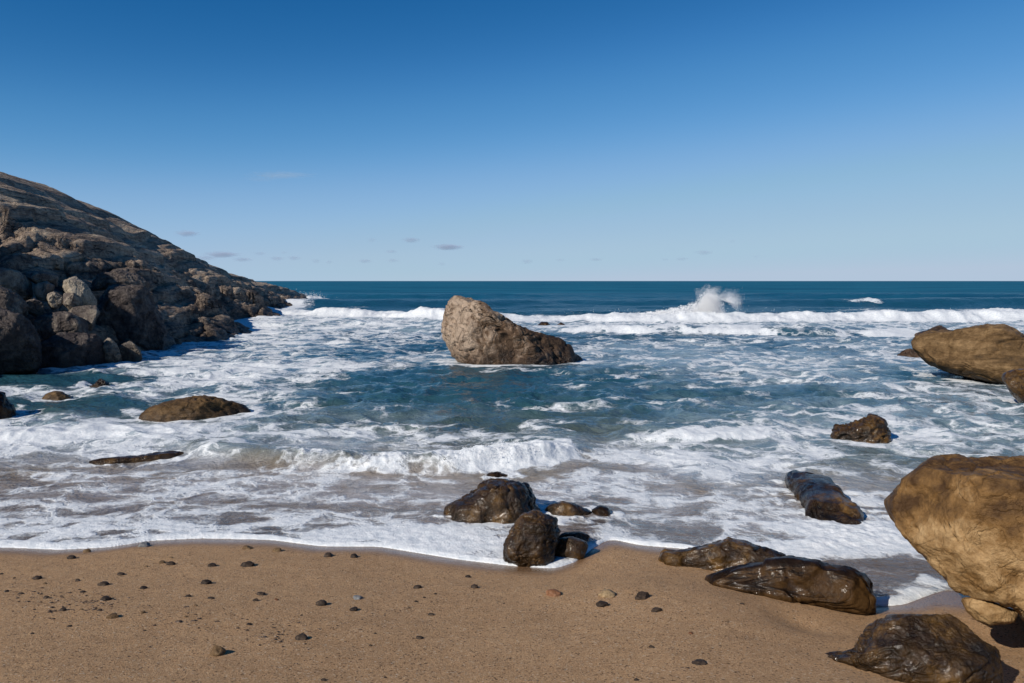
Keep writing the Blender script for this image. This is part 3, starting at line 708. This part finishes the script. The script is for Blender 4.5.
# offshore swell faces and a whitecap or two
bS, qS, HS = crest([(-40, 66, 0.45), (-15, 62, 0.55), (-5, 63, 0.45), (5, 70, 0.3), (20, 64, 0.5), (60, 66, 0.6), (90, 70, 0.5)], 2.2, 4.0)
hgt += bS
bS2, _, _ = crest([(-90, 100, 0.5), (-20, 96, 0.5), (20, 105, 0.3), (60, 92, 0.6), (120, 100, 0.6)], 3.0, 5.0)
hgt += bS2
Y = Y0
for (px_, py_, ru, rv, a) in [(28.6, 63.6, 0.8, 1.0, 0.85), (27.6, 63.2, 1.9, 0.7, 0.5), (31, 52, 5, 2.2, 0.42), (36, 49, 7, 2.5, 0.5), (24, 53, 4, 1.5, 0.32), (-12, 58, 2.5, 1.6, 0.3)]:
    g_ = np.exp(-((X - px_) / ru) ** 2 - ((Y - py_) / rv) ** 2)
    D = np.maximum(D, a * g_ * (1 + 0.4 * chop(0.6, 0.6, 75.0, 3))); hgt += 0.22 * g_ * (a > 0.8) * (0.6 + chop(1.4, 1.4, 76.0, 3))
# near breaker
nb = [(-5.4, 9.35, 0.0), (-4.2, 9.15, 0.07), (-3.2, 8.85, 0.12), (-2.4, 8.45, 0.15), (-1.4, 8.30, 0.12), (-0.7, 8.25, 0.145), (-0.1, 8.40, 0.175), (0.35, 8.65, 0.17), (0.65, 8.9, 0.11), (1.1, 9.2, 0.0)]
Yk = Y; Y = Y + 0.05 * chop(2.5, 0.5, 52.0, 3)
bN, qN, HN = crest(nb, 0.16, 0.62)
brN = sstep(-2.75, -2.35, X) * (1 - sstep(0.55, 0.95, X))
rough = brN * np.exp(-np.where(qN < 0, (qN / 0.24), qN / 0.34) ** 2)
hgt += bN + rough * (0.075 * chop(4.2, 4.0, 80.0, 4) + 0.014 * chop(12, 12, 81.0, 3) + 0.05 * sstep(-1, 0.2, X) * chop(2.6, 2.6, 82.0, 4))
D = np.maximum(D, brN * np.where(qN < 0, 1 - sstep(0.22, 0.42, -qN + 0.12 * chop(3, 3, 83., 3)), 1 - sstep(0.06 , 0.50, qN + 0.25 * chop(2.2, 2.2, 84.0, 3) - 0.22 * sstep(-0.9, 0.0, X))))
film = np.maximum(film, brN * np.exp(-(qN / 0.9) ** 2) * 0.5)
nb2 = [(1.2, 9.8, 0), (1.7, 9.65, 0.05), (2.3, 9.55, 0.085), (3.0, 9.75, 0.07), (3.6, 10, 0.0)]
bM, qM, HM = crest(nb2, 0.14, 0.6)
hgt += bM; D = np.maximum(D, HM / 0.085 * np.where(qM < 0, 1 - sstep(0.1, 0.3, -qM), 1 - sstep(0.05, 0.6, qM + 0.2 * chop(2, 2, 85., 3))) * 0.95)
nb3 = [(-7.5, 9.9, 0), (-6.5, 9.6, 0.05), (-5.2, 9.9, 0.07), (-4.2, 10.2, 0.04), (-3, 10.5, 0)]
b3, q3, H3 = crest(nb3, 0.2, 0.7)
hgt += b3; D = np.maximum(D, H3 / 0.07 * np.exp(-((q3 + 0.1) / 0.3) ** 2) * 0.9)
Y = Yk
# patchwork of drifting foam
big = chop(0.22, 0.26, 90.0, 4); med = chop(0.75, 0.85, 91.0, 3)
mid = sstep(1.0, 3.0, t) * (1 - sstep(24, 40, Y))
left = sstep(-0.05, -0.42, X / Y)
right = sstep(0.02, 0.25, X / Y)
Dm = 0.24 + 0.13 * left + 0.03 * right + 0.20 * big + 0.30 * med
fm = 0.30 + 0.25 * left + 0.20 * right + 0.5 * big - 0.25 * med
def blob(u, v, ru, rv):
    p = G(u, v); return np.exp(-((X - p[0]) / ru) ** 2 - ((Y - p[1]) / rv) ** 2)
BL = [  # u, v, rx, ry, foam, film
 (420, 385, 1.7, 1.8, -0.34, -0.5), (390, 410, 1.5, 1.2, -0.16, -0.25), (620, 480, 0.5, 0.5, -0.1, -0.1), (310, 340, 3.2, 3.0, 0.25, 0.3), (200, 380, 2.2, 2.0, 0.22, 0.3),
 (40, 385, 2.0, 0.9, -0.6, -0.9), (60, 412, 1.3, 0.6, -0.55, -0.8), (60, 440, 1.6, 0.7, 0.40, 0.4), (330, 370, 1.5, 1.2, 0.16, 0.2), (420, 360, 1.0, 1.0, 0.15, 0.1),  # first two thin foam and film, painting shade into the water colour
 (700, 360, 4.5, 4.0, 0.05, 0.35), (900, 400, 1.0, 0.8, 0.15, 0.2), (960, 380, 1.6, 0.8, -0.35, -0.5), (620, 440, 0.9, 0.5, -0.18, -0.1), (700, 470, 1.2, 0.8, 0.16, 0.15),
 (560, 440, 0.8, 0.5, 0.12, 0.1), (850, 400, 1.2, 0.7, -0.2, -0.2), (900, 440, 1.0, 0.7, 0.25, 0.3), (300, 430, 0.9, 0.6, -0.12, -0.2), (470, 430, 1.3, 0.7, -0.08, -0.25),
 (200, 445, 0.7, 0.35, -0.2, -0.3), (640, 330, 3, 3, -0.1, 0.1)]
for (u, v, ru, rv, a, b_) in BL:
    g_ = blob(u, v, ru, rv); Dm = Dm + a * g_; fm = fm + b_ * g_
D = np.maximum(D, np.clip(Dm, 0, 0.85) * mid); film = np.maximum(film, np.clip(fm, 0, 0.9) * mid)
# wash on the sand: sheets and lip of foam
swash = 1 - sstep(1.6, 3.4, t)
st = fbm(X * 0.7 + 0.5 * med, Y * 2.0, 92.0, 4)
Ds = 0.33 + 0.46 * st + 0.05 * left + 0.10 * med
SW = [(455, 540, 0.42, 0.36, 0.62), (350, 536, 0.5, 0.22, 0.35), (150, 500, 1.3, 0.5, -0.10), (80, 530, 1.5, 0.25, 0.15), (300, 500, 0.7, 0.4, -0.05), (360, 495, 0.5, 0.35, -0.14), (340, 512, 0.3, .2, .05), (450, 497, 0.4, 0.3, -0.05),
      (860, 538, 0.5, 0.32, 0.7), (820, 512, 0.35, 0.3, 0.2), (790, 552, 0.4, 0.2, 0.5), (900, 500, 0.5, 0.45, 0.15), (700, 500, 0.8, 0.5, 0.12), (620, 530, 0.4, 0.25, 0.0), (640, 500, 0.4, 0.35, -0.12), (740, 520, 0.4, 0.3, 0.05),
      (880, 575, 0.38, 0.2, -0.5), (890, 603, 0.14, 0.05, 0.55), (914, 594, 0.08, 0.07, 0.5), (926, 580, 0.07, 0.14, 0.45), (480, 565, 0.25, 0.1, 0.2), (520, 520, 0.3, 0.25, 0.2)]
for (u, v, ru, rv, a) in SW: Ds = Ds + a * blob(u, v, ru, rv)
D = np.where(swash > 0, np.maximum(D * (1 - swash * 0.8), np.clip(Ds, 0, 1) * swash), D)
film = np.maximum(film, swash * np.clip(0.62 + 0.5 * st, 0, 1))
lipw = 0.045 + 0.07 * (0.5 + chop(0.9, 0.2, 93.0, 2)) + 0.06 * blob(60, 545, 1.2, 0.6) 
lip = (1 - sstep(lipw * 0.55, lipw * 1.3, t)) * (1 - 0.75 * sstep(1.1, 1.9, X) )
lip = lip * (1 - 0.6 * blob(400, 556, 0.28, 0.12)) 
D = np.maximum(D, lip * 0.98)
# foam round the rocks, and quieter water
for (c, rx, ryy) in WATER_ROCKS:
    hgt *= 1 - 0.7 * np.exp(-np.clip(np.sqrt(((X - c[0]) / (rx * 1.5 + 1e-3)) ** 2 + ((Y - c[1]) / (ryy * 1.5 + 0.1)) ** 2) - 0.6, 0, None) ** 2 / 0.3)
    q = np.sqrt(((X - c[0]) / (rx + 1e-3)) ** 2 + ((Y - c[1]) / (ryy + 1e-3)) ** 2)
    g_ = np.exp(-((q - 1.0) / (0.22 + 0.25 / max(rx, 0.3))) ** 2)
    nz_ = 0.5 + 0.9 * chop(2.0 / max(rx, .3), 2.0 / max(rx, .3), 95.0, 3)
    D = np.maximum(D, g_ * np.clip(nz_, 0, 1) * 0.9); hgt += g_ * 0.02 * np.clip(nz_, 0, 1)
# along the headland
xwl = np.interp(Y, XW[:, 0], XW[:, 1])
g_ = np.exp(-(np.clip(X - xwl, -1, None) / 1.6) ** 2) * sstep(22, 30, Y) * (1 - sstep(74, 82, Y))
D = np.maximum(D, g_ * (0.75 + 0.5 * chop(0.6, 0.6, 96.0, 3)))
pt = blob(309, 300, 1.7, 4.0); hgt += 0.45 * pt * (0.6 + chop(1.5, 1.5, 97.0, 3)); D = np.maximum(D, pt * 1.3)
turb = blob(860, 535, 0.42, 0.3) + 0.8 * blob(820, 548, 0.3, 0.15) + 0.6 * blob(455, 535, 0.3, 0.25)
hgt += turb * (0.035 * (0.5 + chop(3.5, 3.5, 98.0, 4)) + 0.012 * chop(14, 14, 99.0, 2))
D = np.clip(D, 0, 1); film = np.clip(film, 0, 1)
# water level: a thin lip climbing the sand
sz = sand_z(X, Y)
thin = 0.018 * np.sqrt(np.clip(t / 0.06, 0, 1)) - 0.004
zw = np.where(t > 0, thin + hgt * sstep(0.0, 1.2, t) + 0.012 * D * sstep(0.0, 0.1, t) * (0.6 + chop(9, 9, 100.0, 3) * fade(0.15)), sz - 0.03)
hgt = zw
thick = np.clip(zw - sz, 0, 4)
off = sstep(45, 160, Y)
fc = grid_faces(*X.shape)
keep = (t.ravel()[fc].max(1) > -0.25)
fc = fc[keep]
used = np.zeros(X.size, bool); used[fc.ravel()] = True
remap = np.cumsum(used) - 1
V = np.stack([X, Y, zw], -1).reshape(-1, 3)[used]; fc = remap[fc]

m = NT("sea_water"); wp = m.pos()
aD, aF, aT, aO = m.attr("foam"), m.attr("film"), m.attr("thick"), m.attr("off")
warp = m.vmath('SCALE', m.vmath('SUBTRACT', m.noise(wp, 1.1, 4, 0.55, col=True), (0.5, 0.5, 0.5)), scale=1.1)
wpw = m.vmath('ADD', wp, warp)
warp2 = m.vmath('SCALE', m.vmath('SUBTRACT', m.noise(wp, 5.0, 3, 0.6, col=True), (0.5, 0.5, 0.5)), scale=0.22)
wpw2 = m.vmath('ADD', wpw, warp2)
mp = m.n("ShaderNodeMapping"); m.put(mp.inputs[0], wpw2); mp.inputs["Scale"].default_value = (0.62, 1.0, 0.6)
e1 = m.voro(mp.outputs[0], 1.5, 'DISTANCE_TO_EDGE'); e2 = m.voro(mp.outputs[0], 4.6, 'DISTANCE_TO_EDGE'); e3 = m.voro(wpw2, 15.0, 'DISTANCE_TO_EDGE')
nz1 = m.noise(wpw, 2.2, 8, 0.62, 0.3); nz2 = m.noise(wp, 14, 5, 0.65)
l1 = m.map(e1, 0.0, 0.24, 1.0, 0.0, False); l2 = m.map(e2, 0.0, 0.30, 1.0, 0.0, False); l3 = m.map(e3, 0.0, 0.35, 1.0, 0.0, False)
lace0 = m.math('ADD', m.math('MULTIPLY', l1, 0.46), m.math('ADD', m.math('MULTIPLY', l2, 0.36), m.math('MULTIPLY', l3, 0.14)))
lace = m.math('MULTIPLY', lace0, m.map(aD, 0.02, 0.30))
val = m.math('ADD', m.math('ADD', m.math('MULTIPLY', aD, 1.25), lace), m.math('MULTIPLY', m.math('SUBTRACT', nz1, 0.5), 0.75))
val = m.math('ADD', val, m.math('MULTIPLY', m.math('SUBTRACT', nz2, 0.5), 0.28))
foam = m.math('MULTIPLY', m.map(val, 0.76, m.mixf(m.map(aD, 0.45, 0.85), 1.24, 1.06), 0.0, 1.0), m.map(aD, 0.10, 0.70, 0.86, 1.0))
soft = m.map(m.math('ADD', m.math('MULTIPLY', aF, 1.0), m.math('MULTIPLY', m.math('SUBTRACT', nz1, 0.5), 0.9)), 0.15, 1.0, 0.0, 0.75)
deep = m.ramp(m.map(aT, 0.0, 2.0, 0.0, 1.0, False), [(0.0, (0.32, 0.215, 0.140)), (0.08, (0.19, 0.150, 0.105)), (0.20, (0.075, 0.095, 0.080)), (0.42, (0.026, 0.076, 0.092)), (0.8, (0.010, 0.066, 0.110))])
deep = m.mix(aO, deep, (0.004, 0.045, 0.110))
body = m.mix(soft, deep, m.mix(m.map(aT, 0.05, 0.45), (0.58, 0.57, 0.61), (0.31, 0.40, 0.46)))
rip = m.noise(m.vmath('MULTIPLY', wpw, (1.0, 1.5, 1.0)), 6.0, 5, 0.6); rip2 = m.noise(m.vmath('MULTIPLY', wp, (1.0, 1.7, 1.0)), 1.1, 6, 0.6, 0.4)
far = m.map(m.xyz(wp)[1], 12.0, 45.0)
bmp = m.bump(rip, m.mixf(far, 0.75, 0.2), 0.06)
bmp = m.bump(rip2, m.mixf(far, 0.45, 0.9), 0.25, bmp)
wat = m.bsdf(body, m.mixf(far, 0.07, 0.22), bmp, spec=m.mixf(aO, m.mixf(far, 0.5, 0.10), 0.02), ior=1.333)
df = m.n('ShaderNodeBsdfDiffuse'); m.put(df.inputs[0], m.mix(m.map(m.noise(m.vmath('MULTIPLY', wp, (0.02, 0.07, 0.0)), 1.0, 7, 0.72), 0.3, 0.7), (0.004, 0.070, 0.140), (0.020, 0.165, 0.260)))
wat = m.mixsh(m.math('MULTIPLY', aO, 0.9), wat, df.outputs[0])
tr = m.n("ShaderNodeBsdfTransparent").outputs[0]
gl = m.n("ShaderNodeBsdfGlossy"); gl.inputs["Roughness"].default_value = 0.06; m.put(gl.inputs["Normal"], bmp)
fr_ = m.n("ShaderNodeFresnel"); fr_.inputs[0].default_value = 1.333; m.put(fr_.inputs[1], bmp)
thinsh = m.mixsh(fr_.outputs[0], tr, gl.outputs[0])
wat = m.mixsh(m.map(aT, 0.0, 0.16, 0.12, 1.0, False), thinsh, wat)
fh = m.math('ADD', m.math('MULTIPLY', nz2, 0.6), m.math('MULTIPLY', m.noise(wp, 55, 4, 0.7), 0.25))
fh = m.math('ADD', fh, m.math('MULTIPLY', foam, 0.8))
fb = m.bump(fh, 0.7, 0.03)
fcol = m.mix(m.map(nz2, 0.3, 0.7), (0.62, 0.66, 0.69), (0.84, 0.85, 0.85))
fo = m.bsdf(fcol, 0.6, fb, spec=0.25, **{"Subsurface Weight": 0.0})
SEA = m.out(m.mixsh(foam, wat, fo))
o = link("sea", mesh_from("sea", V, fc, SEA, attrs={"foam": D.ravel()[used], "film": film.ravel()[used], "thick": thick.ravel()[used], "off": np.broadcast_to(off, X.shape).ravel()[used]}))
o["kind"] = "structure"; o["label"] = "foam streaked blue green sea breaking on the beach"

# ------------------------------------------------------------------ spray
m = NT("spray"); tl = m.n("ShaderNodeBsdfTranslucent"); tl.inputs[0].default_value = (0.92, 0.93, 0.94, 1)
SPR = m.out(m.mixsh(0.28, m.bsdf((0.96, 0.96, 0.96), 0.6, spec=0.2), tl.outputs[0]))
def droplets(name, pts, rad, label):
    v, f = ico(1); rs = np.random.RandomState(3)
    n = len(pts); V = (v[None] * rad[:, None, None] * (1 + 0.35 * rs.normal(size=(n, 1, 3)).clip(-1, 1)) + pts[:, None, :]).reshape(-1, 3)
    Fc = (f[None] + (np.arange(n) * len(v))[:, None, None]).reshape(-1, 3)
    b = pts.mean(0)
    o = link(name, mesh_from(name, V - b, Fc, SPR, smooth=True), b, label, None, None, "stuff"); return o
rs = np.random.RandomState(5)
P = []; Rr = []
sx, sy = 9.35, 38.0
jet = [(rs.normal(0, 0.34), rs.uniform(-0.32, 0.45), rs.uniform(0.45, 1.0) * (1.15 if rs.rand() < 0.25 else 0.9), rs.uniform(0.015, 0.09)) for k in range(60)]
for i in range(70000):      # main burst: jets of drops thrown from the crest
    j = jet[rs.randint(len(jet))]; hh = rs.rand() ** 1.25
    top = (1.42 * math.exp(-((j[0] + 0.04) / 0.42) ** 2) + 0.15) * j[2]
    sp_ = j[3] * (0.5 + 1.4 * hh)
    P.append((sx + j[0] + j[1] * hh * 1.0 + rs.normal(0, sp_), sy + rs.normal(0, 0.3), 0.28 + top * hh + rs.normal(0, 0.04))); Rr.append(0.003 + 0.016 * (1 - 0.5 * hh) * rs.rand() ** 3)
for i in range(9000):       # dense white core
    h_ = rs.rand() ** 1.3; P.append((sx - 0.05 + 0.15 * h_ + rs.normal(0, 0.30 * (1 - 0.35 * h_)), sy + rs.normal(0, 0.25), 0.25 + 0.95 * h_ * (0.75 + 0.5 * rs.rand()))); Rr.append(0.008 + 0.014 * rs.rand() ** 2)
for i in range(6000):       # thinner curl on the right
    th_ = rs.uniform(-0.9, 2.8); r_ = abs(0.30 + rs.normal(0, 0.26))
    P.append((sx + 1.0 + r_ * math.cos(th_) * 0.8, sy + rs.normal(0, 0.25), 0.98 + r_ * math.sin(th_) * 0.75)); Rr.append(0.003 + 0.010 * rs.rand() ** 3)
for i in range(11000):       # low shoulder on the left
    a = rs.rand(); P.append((sx - 0.4 - 2.8 * a + rs.normal(0, 0.1), sy + rs.normal(0, 0.3), 0.38 + (0.55 * (1 - a) ** 1.5 + 0.12 * abs(math.sin(a * 17))) * rs.rand() ** 1.4)); Rr.append(0.004 + 0.022 * rs.rand() ** 4)
droplets("wave_splash", np.array(P), np.array(Rr), "white splash of spray bursting up from the breaking wave")
P = []; Rr = []
for i in range(3500):       # flecks along the small near breaker
    x = rs.uniform(-2.4, 0.62); x = x if rs.rand() < 0.35 else rs.normal(-0.15, 0.3)
    yc = np.interp(x, [k[0] for k in nb], [k[1] for k in nb]); hh = np.interp(x, [k[0] for k in nb], [k[2] for k in nb])
    P.append((x, yc + rs.normal(0.02, 0.1), hh * 0.9 + (0.03 + 0.09 * np.exp(-((x + 0.15) / 0.5) ** 2)) * rs.rand() ** 2)); Rr.append(0.0015 + 0.004 * rs.rand() ** 2)
for i in range(500):
    x = rs.uniform(2.5, 26); P.append((x, 37.6 + rs.normal(0, 0.5), 0.5 + 0.25 * rs.rand() ** 3)); Rr.append(0.004 + 0.010 * rs.rand() ** 2)
for i in range(700):        # spray at the tip of the headland
    p = G(309, 300); P.append((p[0] + rs.normal(0, 0.7), p[1] + rs.normal(0, 1), 0.2 + abs(rs.normal(0, 0.28)))); Rr.append(0.008 + 0.02 * rs.rand() ** 2)
droplets("spray", np.array(P), np.array(Rr), "flecks of white spray flying off the wave crests")

# ------------------------------------------------------------------ pebbles
PEB = [rock_mat("pebble_dark", (0.018, 0.013, 0.010), (0.045, 0.031, 0.022), (0.11, 0.075, 0.05), scale=12, bump=0.5, rough=0.6, crack=0.1),
       rock_mat("pebble_brown", (0.075, 0.045, 0.022), (0.15, 0.092, 0.045), (0.25, 0.17, 0.09), scale=12, bump=0.5, rough=0.6, crack=0.1),
       rock_mat("pebble_pale", (0.22, 0.15, 0.08), (0.38, 0.27, 0.15), (0.5, 0.38, 0.25), scale=12, bump=0.5, rough=0.65, crack=0.1),
       rock_mat("pebble_grey", (0.09, 0.09, 0.09), (0.17, 0.17, 0.17), (0.28, 0.28, 0.27), scale=12, bump=0.5, rough=0.6, crack=0.1),
       rock_mat("pebble_rust", (0.10, 0.04, 0.018), (0.19, 0.085, 0.04), (0.3, 0.16, 0.09), scale=12, bump=0.5, rough=0.6, crack=0.1)]
pa = [(437, 76, 44, 3), (215, 113, 30, 0), (262, 93, 25, 1), (112, 174, 26, 0), (138, 233, 20, 0), (135, 190, 13, 1), (233, 181, 18, 0), (250, 215, 18, 0), (43, 173, 10, 0), (363, 162, 25, 0),
      (310, 193, 36, 0), (432, 203, 26, 0), (515, 112, 18, 1), (487, 127, 24, 1), (515, 131, 30, 0), (440, 138, 14, 1), (640, 136, 34, 0), (745, 135, 46, 0), (745, 83, 38, 1), (835, 90, 36, 1),
      (988, 105, 32, 3), (620, 188, 36, 0), (567, 228, 20, 0), (635, 234, 24, 0), (788, 222, 34, 0), (770, 241, 20, 0), (832, 238, 15, 4), (590, 256, 14, 1), (560, 289, 13, 1), (970, 253, 38, 0),
      (907, 285, 12, 0), (340, 290, 40, 1), (430, 277, 18, 1), (750, 312, 20, 0), (745, 330, 12, 0), (655, 400, 56, 1), (908, 355, 42, 0), (975, 480, 18, 0), (318, 238, 34, 0), (300, 270, 18, 0),
      (210, 318, 16, 0), (97, 340, 12, 0), (20, 213, 16, 0), (63, 220, 18, 0), (4, 160, 12, 0), (150, 275, 14, 0), (190, 270, 24, 0), (245, 268, 14, 1)]
pb = [(68, 86, 28, 0), (132, 88, 24, 0), (410, 137, 18, 0), (425, 163, 26, 0), (285, 163, 28, 0), (140, 189, 30, 3), (52, 204, 32, 0), (132, 217, 26, 0), (320, 229, 20, 0), (292, 286, 22, 0), (172, 304, 10, 0),
      (183, 275, 10, 0), (283, 197, 12, 0), (303, 187, 10, 0), (330, 178, 10, 0), (57, 388, 15, 0), (208, 382, 9, 0), (618, 180, 50, 4), (750, 182, 48, 2), (737, 206, 36, 0), (833, 188, 46, 0), (870, 220, 32, 0),
      (952, 274, 14, 4), (857, 308, 18, 0), (975, 346, 46, 0), (820, 388, 14, 0), (468, 100, 14, 0)]
pl = [(x * 0.33203, 520 + y * 0.33203, w_ * 0.332, k) for x, y, w_, k in pa] + [(300 + x * 0.41016, 520 + y * 0.41016, w_ * 0.41, k) for x, y, w_, k in pb] + \
     [(848, 606, 13, 4), (936, 581, 9, 1), (316, 526, 14, 0), (345, 521, 9, 0), (356, 526, 11, 0), (328, 517, 7, 0), (300, 529, 7, 0), (742, 603, 5, 0)]
PLAB = {(437, 76): "grey stone sitting right at the foam edge on the left", (655, 400): "round olive brown pebble with the longest shadow low on the left sand",
        (908, 355): "dark lumpy pebble beside a patch of dark crumbs", (618, 180): "egg shaped reddish brown pebble nearest the rounded rock in foam", (750, 182): "pale tan angular pebble in a close group of three",
        (737, 206): "black wedge pebble touching the pale tan angular pebble", (833, 188): "flat dark oval pebble right of the pale tan pebble", (870, 220): "small rounded dark pebble just beyond the flat oval one",
        (975, 346): "thin flat dark sliver of stone alone on the sand below the long slab", (745, 135): "long dark pebble with a pale left tip", (988, 105): "dark pebble with a light grey face near the foam",
        (140, 189): "light grey pebble among dark ones in the middle of the sand", (340, 290): "flat brown pebble with a pale end among the debris on the left", (310, 193): "elongated dark pebble with a lighter top left of centre on the left sand",
        (970, 253): "dark oval pebble alone between the two halves of the beach", (640, 136): "plump dark pebble left of the long pale tipped one", (835, 90): "brown pebble just below the foam edge",
        (788, 222): "slanting dark pebble with a smaller one at its lower left"}
EXT = {(848, 606): "rust red stone at the right end of the longest slab", (936, 581): "small flat brown stone on the wet channel beside the huge boulder", (316, 526): "dark stone washed over by foam at the wave edge"}
prs = np.random.RandomState(17)
keys = [(x, y) for x, y, _, _ in pa] + [(x, y) for x, y, _, _ in pb]
for i, (u, v, wpx, k) in enumerate(pl):
    c0 = sand_pt(u, v + 1)
    wd = wpx / F * np.linalg.norm(c0 - EYEV) * 0.82
    sub = 4 if wpx > 10 else 3
    vv, ff = ico(sub)
    big_ = wpx > 14
    ell = np.array([0.5, 0.42 * prs.uniform(0.8, 1.1), 0.30 * prs.uniform(0.7, 1.1) if not (975, 346) == (keys[i] if i < len(keys) else None) else 0.12]) * wd
    if i < len(keys) and keys[i] == (655, 400): ell = np.array([0.42, 0.42, 0.42]) * wd
    P3 = vv * ell
    for _ in range(6):
        q = prs.normal(size=3); q[2] = abs(q[2]); q /= np.linalg.norm(q); dd = P3 @ q; lim = dd.max() * prs.uniform(0.68, 0.95); P3 = P3 - q[None] * np.clip(dd - lim, 0, None)[:, None]
    s_ = prs.uniform(0, 90); P3 = P3 * (1 + 0.26 * fbm(vv[:, 0] * 1.6 + s_, vv[:, 1] * 1.6, vv[:, 2] * 1.6, 3))[:, None]
    a = prs.uniform(-0.5, 0.5); R3 = np.array([[math.cos(a), -math.sin(a), 0], [math.sin(a), math.cos(a), 0], [0, 0, 1]]); P3 = P3 @ R3.T
    gz = float(c0[2])
    lab = PLAB.get(keys[i]) if i < len(keys) else EXT.get((u, v))
    nm = "pebble" if wpx < 14 else "stone"
    if lab is None: lab = "small plain pebble half sunk in the brown sand"; nm = "pebble"
    me = mesh_from(nm, P3, ff, PEB[k], attrs={"tone": np.full(len(vv), prs.uniform(0.35, 0.65))})
    link(nm, me, (c0[0], c0[1], gz + ell[2] * 0.28), lab, "pebble", "pebbles scattered on the sand")

# dark crumbs of weed and shell grit
m = NT("beach_grit"); GRIT = m.out(m.bsdf(m.ramp(m.noise(m.pos(), 60, 2), [(0.35, (0.03, 0.02, 0.015)), (0.55, (0.09, 0.055, 0.035)), (0.75, (0.42, 0.34, 0.25))]), 0.8))
P = []; Rr = []
def scat(n, u, v, su, sv, r0=0.003, r1=0.008):
    for i in range(n):
        a, b_ = prs.normal(0, su), prs.normal(0, sv)
        if v + b_ < 552: continue
        c0 = sand_pt(u + a, v + b_); P.append((c0[0], c0[1], float(c0[2]) + 0.002)); Rr.append(prs.uniform(r0, r1) * (0.6 + prs.rand() ** 3))
scat(110, 70, 606, 32, 7); scat(40, 30, 594, 18, 5); scat(50, 105, 600, 14, 5); scat(45, 275, 635, 12, 6); scat(35, 190, 618, 30, 6)
for k in range(70):
    a = prs.rand(); u = 300 + a * 190; v = 634 - a * 44 + prs.normal(0, 1.5); c0 = sand_pt(u, v)
    P.append((c0[0], c0[1], float(c0[2]) + 0.001)); Rr.append(prs.uniform(0.002, 0.005))
scat(120, 400, 630, 260, 30, 0.002, 0.005)
v, f = ico(1); P = np.array(P); Rr = np.array(Rr)
Vv = (v[None] * Rr[:, None, None] * np.stack([1 + prs.rand(len(P)), 0.6 + 0.5 * prs.rand(len(P)), 0.45 + 0 * Rr], -1)[:, None, :] + P[:, None, :]).reshape(-1, 3)
Fc = (f[None] + (np.arange(len(P)) * len(v))[:, None, None]).reshape(-1, 3)
link("beach_grit", mesh_from("beach_grit", Vv, Fc, GRIT), (0, 0, 0), "dark crumbs of weed and shell grit on the sand", None, None, "stuff")

# ------------------------------------------------------------------ clouds far out over the sea
m = NT("cloud"); oc = m.obj()
nn = m.noise(oc, 2.6, 5, 0.6, 0.3)
rad = m.n("ShaderNodeVectorMath", operation='LENGTH'); m.put(rad.inputs[0], oc)
den = m.math('MULTIPLY', m.map(m.math('ADD', m.math('MULTIPLY', rad.outputs["Value"], 1.0), m.math('MULTIPLY', m.math('SUBTRACT', nn, 0.5), -1.8)), 0.25, 0.95, 1.0, 0.0), m.math('MULTIPLY', m.xyz(m.n('ShaderNodeObjectInfo').outputs['Color'])[0], 0.017))
vol = m.n("ShaderNodeVolumePrincipled"); vol.inputs["Color"].default_value = (0.72, 0.77, 0.90, 1); m.put(vol.inputs["Density"], den)
CLOUD = m.out(None, vol.outputs[0])
WISP = CLOUD.copy(); WISP.name = "high_wisp"
for nd in WISP.node_tree.nodes:
    if nd.type == 'PRINCIPLED_VOLUME': nd.inputs["Color"].default_value = (0.98, 0.98, 0.98, 1); nd.inputs["Anisotropy"].default_value = -0.5
CLD = [(187, 233.5, 24, 5, 1), (222, 254.5, 34, 5, 1), (243, 259.5, 20, 3.5, .7), (277, 258.5, 15, 3.5, .8), (294, 258, 14, 3.5, .8), (284, 252.5, 8, 2.5, .6), (260, 253.5, 14, 3, .5), (316, 261, 9, 3.5, .7), (329, 262, 8, 3, .7),
       (411, 240, 18, 4.5, 1), (391, 251.5, 12, 3, .8), (448, 247, 30, 5, 1.2), (365, 261, 14, 3.5, .8), (393, 260.5, 13, 3.5, .6), (372, 240, 10, 4, .5), (442, 264, 9, 3, .5), (527, 261.5, 12, 4, .7), (560, 260, 10, 3, .5), (596, 259.5, 14, 3, .6),
       (704, 252.5, 18, 4, .55), (682, 259, 14, 3, .5), (665, 259.5, 8, 2.5, .5), (732, 241, 7, 3, .4), (756, 256.5, 7, 2.5, .4), (205, 258, 22, 4, .6)]
CLD.append((281, 175, 62, 5, 0.16)); CLD.append((262, 179, 40, 4, 0.08))
CLAB = {(281, 175): "thin white wisp of high cloud above the headland tip", (262, 179): "faintest lower tail of the thin white wisp", (448, 247): "largest flat grey cloud right of centre left sky above the horizon", (187, 233.5): "lone grey cloud hanging highest above the headland", (222, 254.5): "longest low grey cloud just above the headland crest",
        (411, 240): "small hooked grey cloud up left of the largest flat cloud", (704, 252.5): "faint broken cloud above the white splash"}
CD = 5000.0
for (u, v, wpx, hpx, dn) in CLD:
    r = ray(u, v); k = CD / r[1]; c0 = EYEV + r * k
    vv, ff = ico(3)
    me = mesh_from("cloud", vv, ff, WISP if v < 190 else CLOUD)
    ob = link("cloud", me, c0, CLAB.get((u, v), "tiny faint grey cloud low over the sea horizon"), "cloud", "small clouds low over the horizon")
    ob.scale = (wpx / F * CD * 0.62, wpx / F * CD * 0.35, hpx / F * CD * 0.75)
    ob.color = (dn, dn, dn, 1)
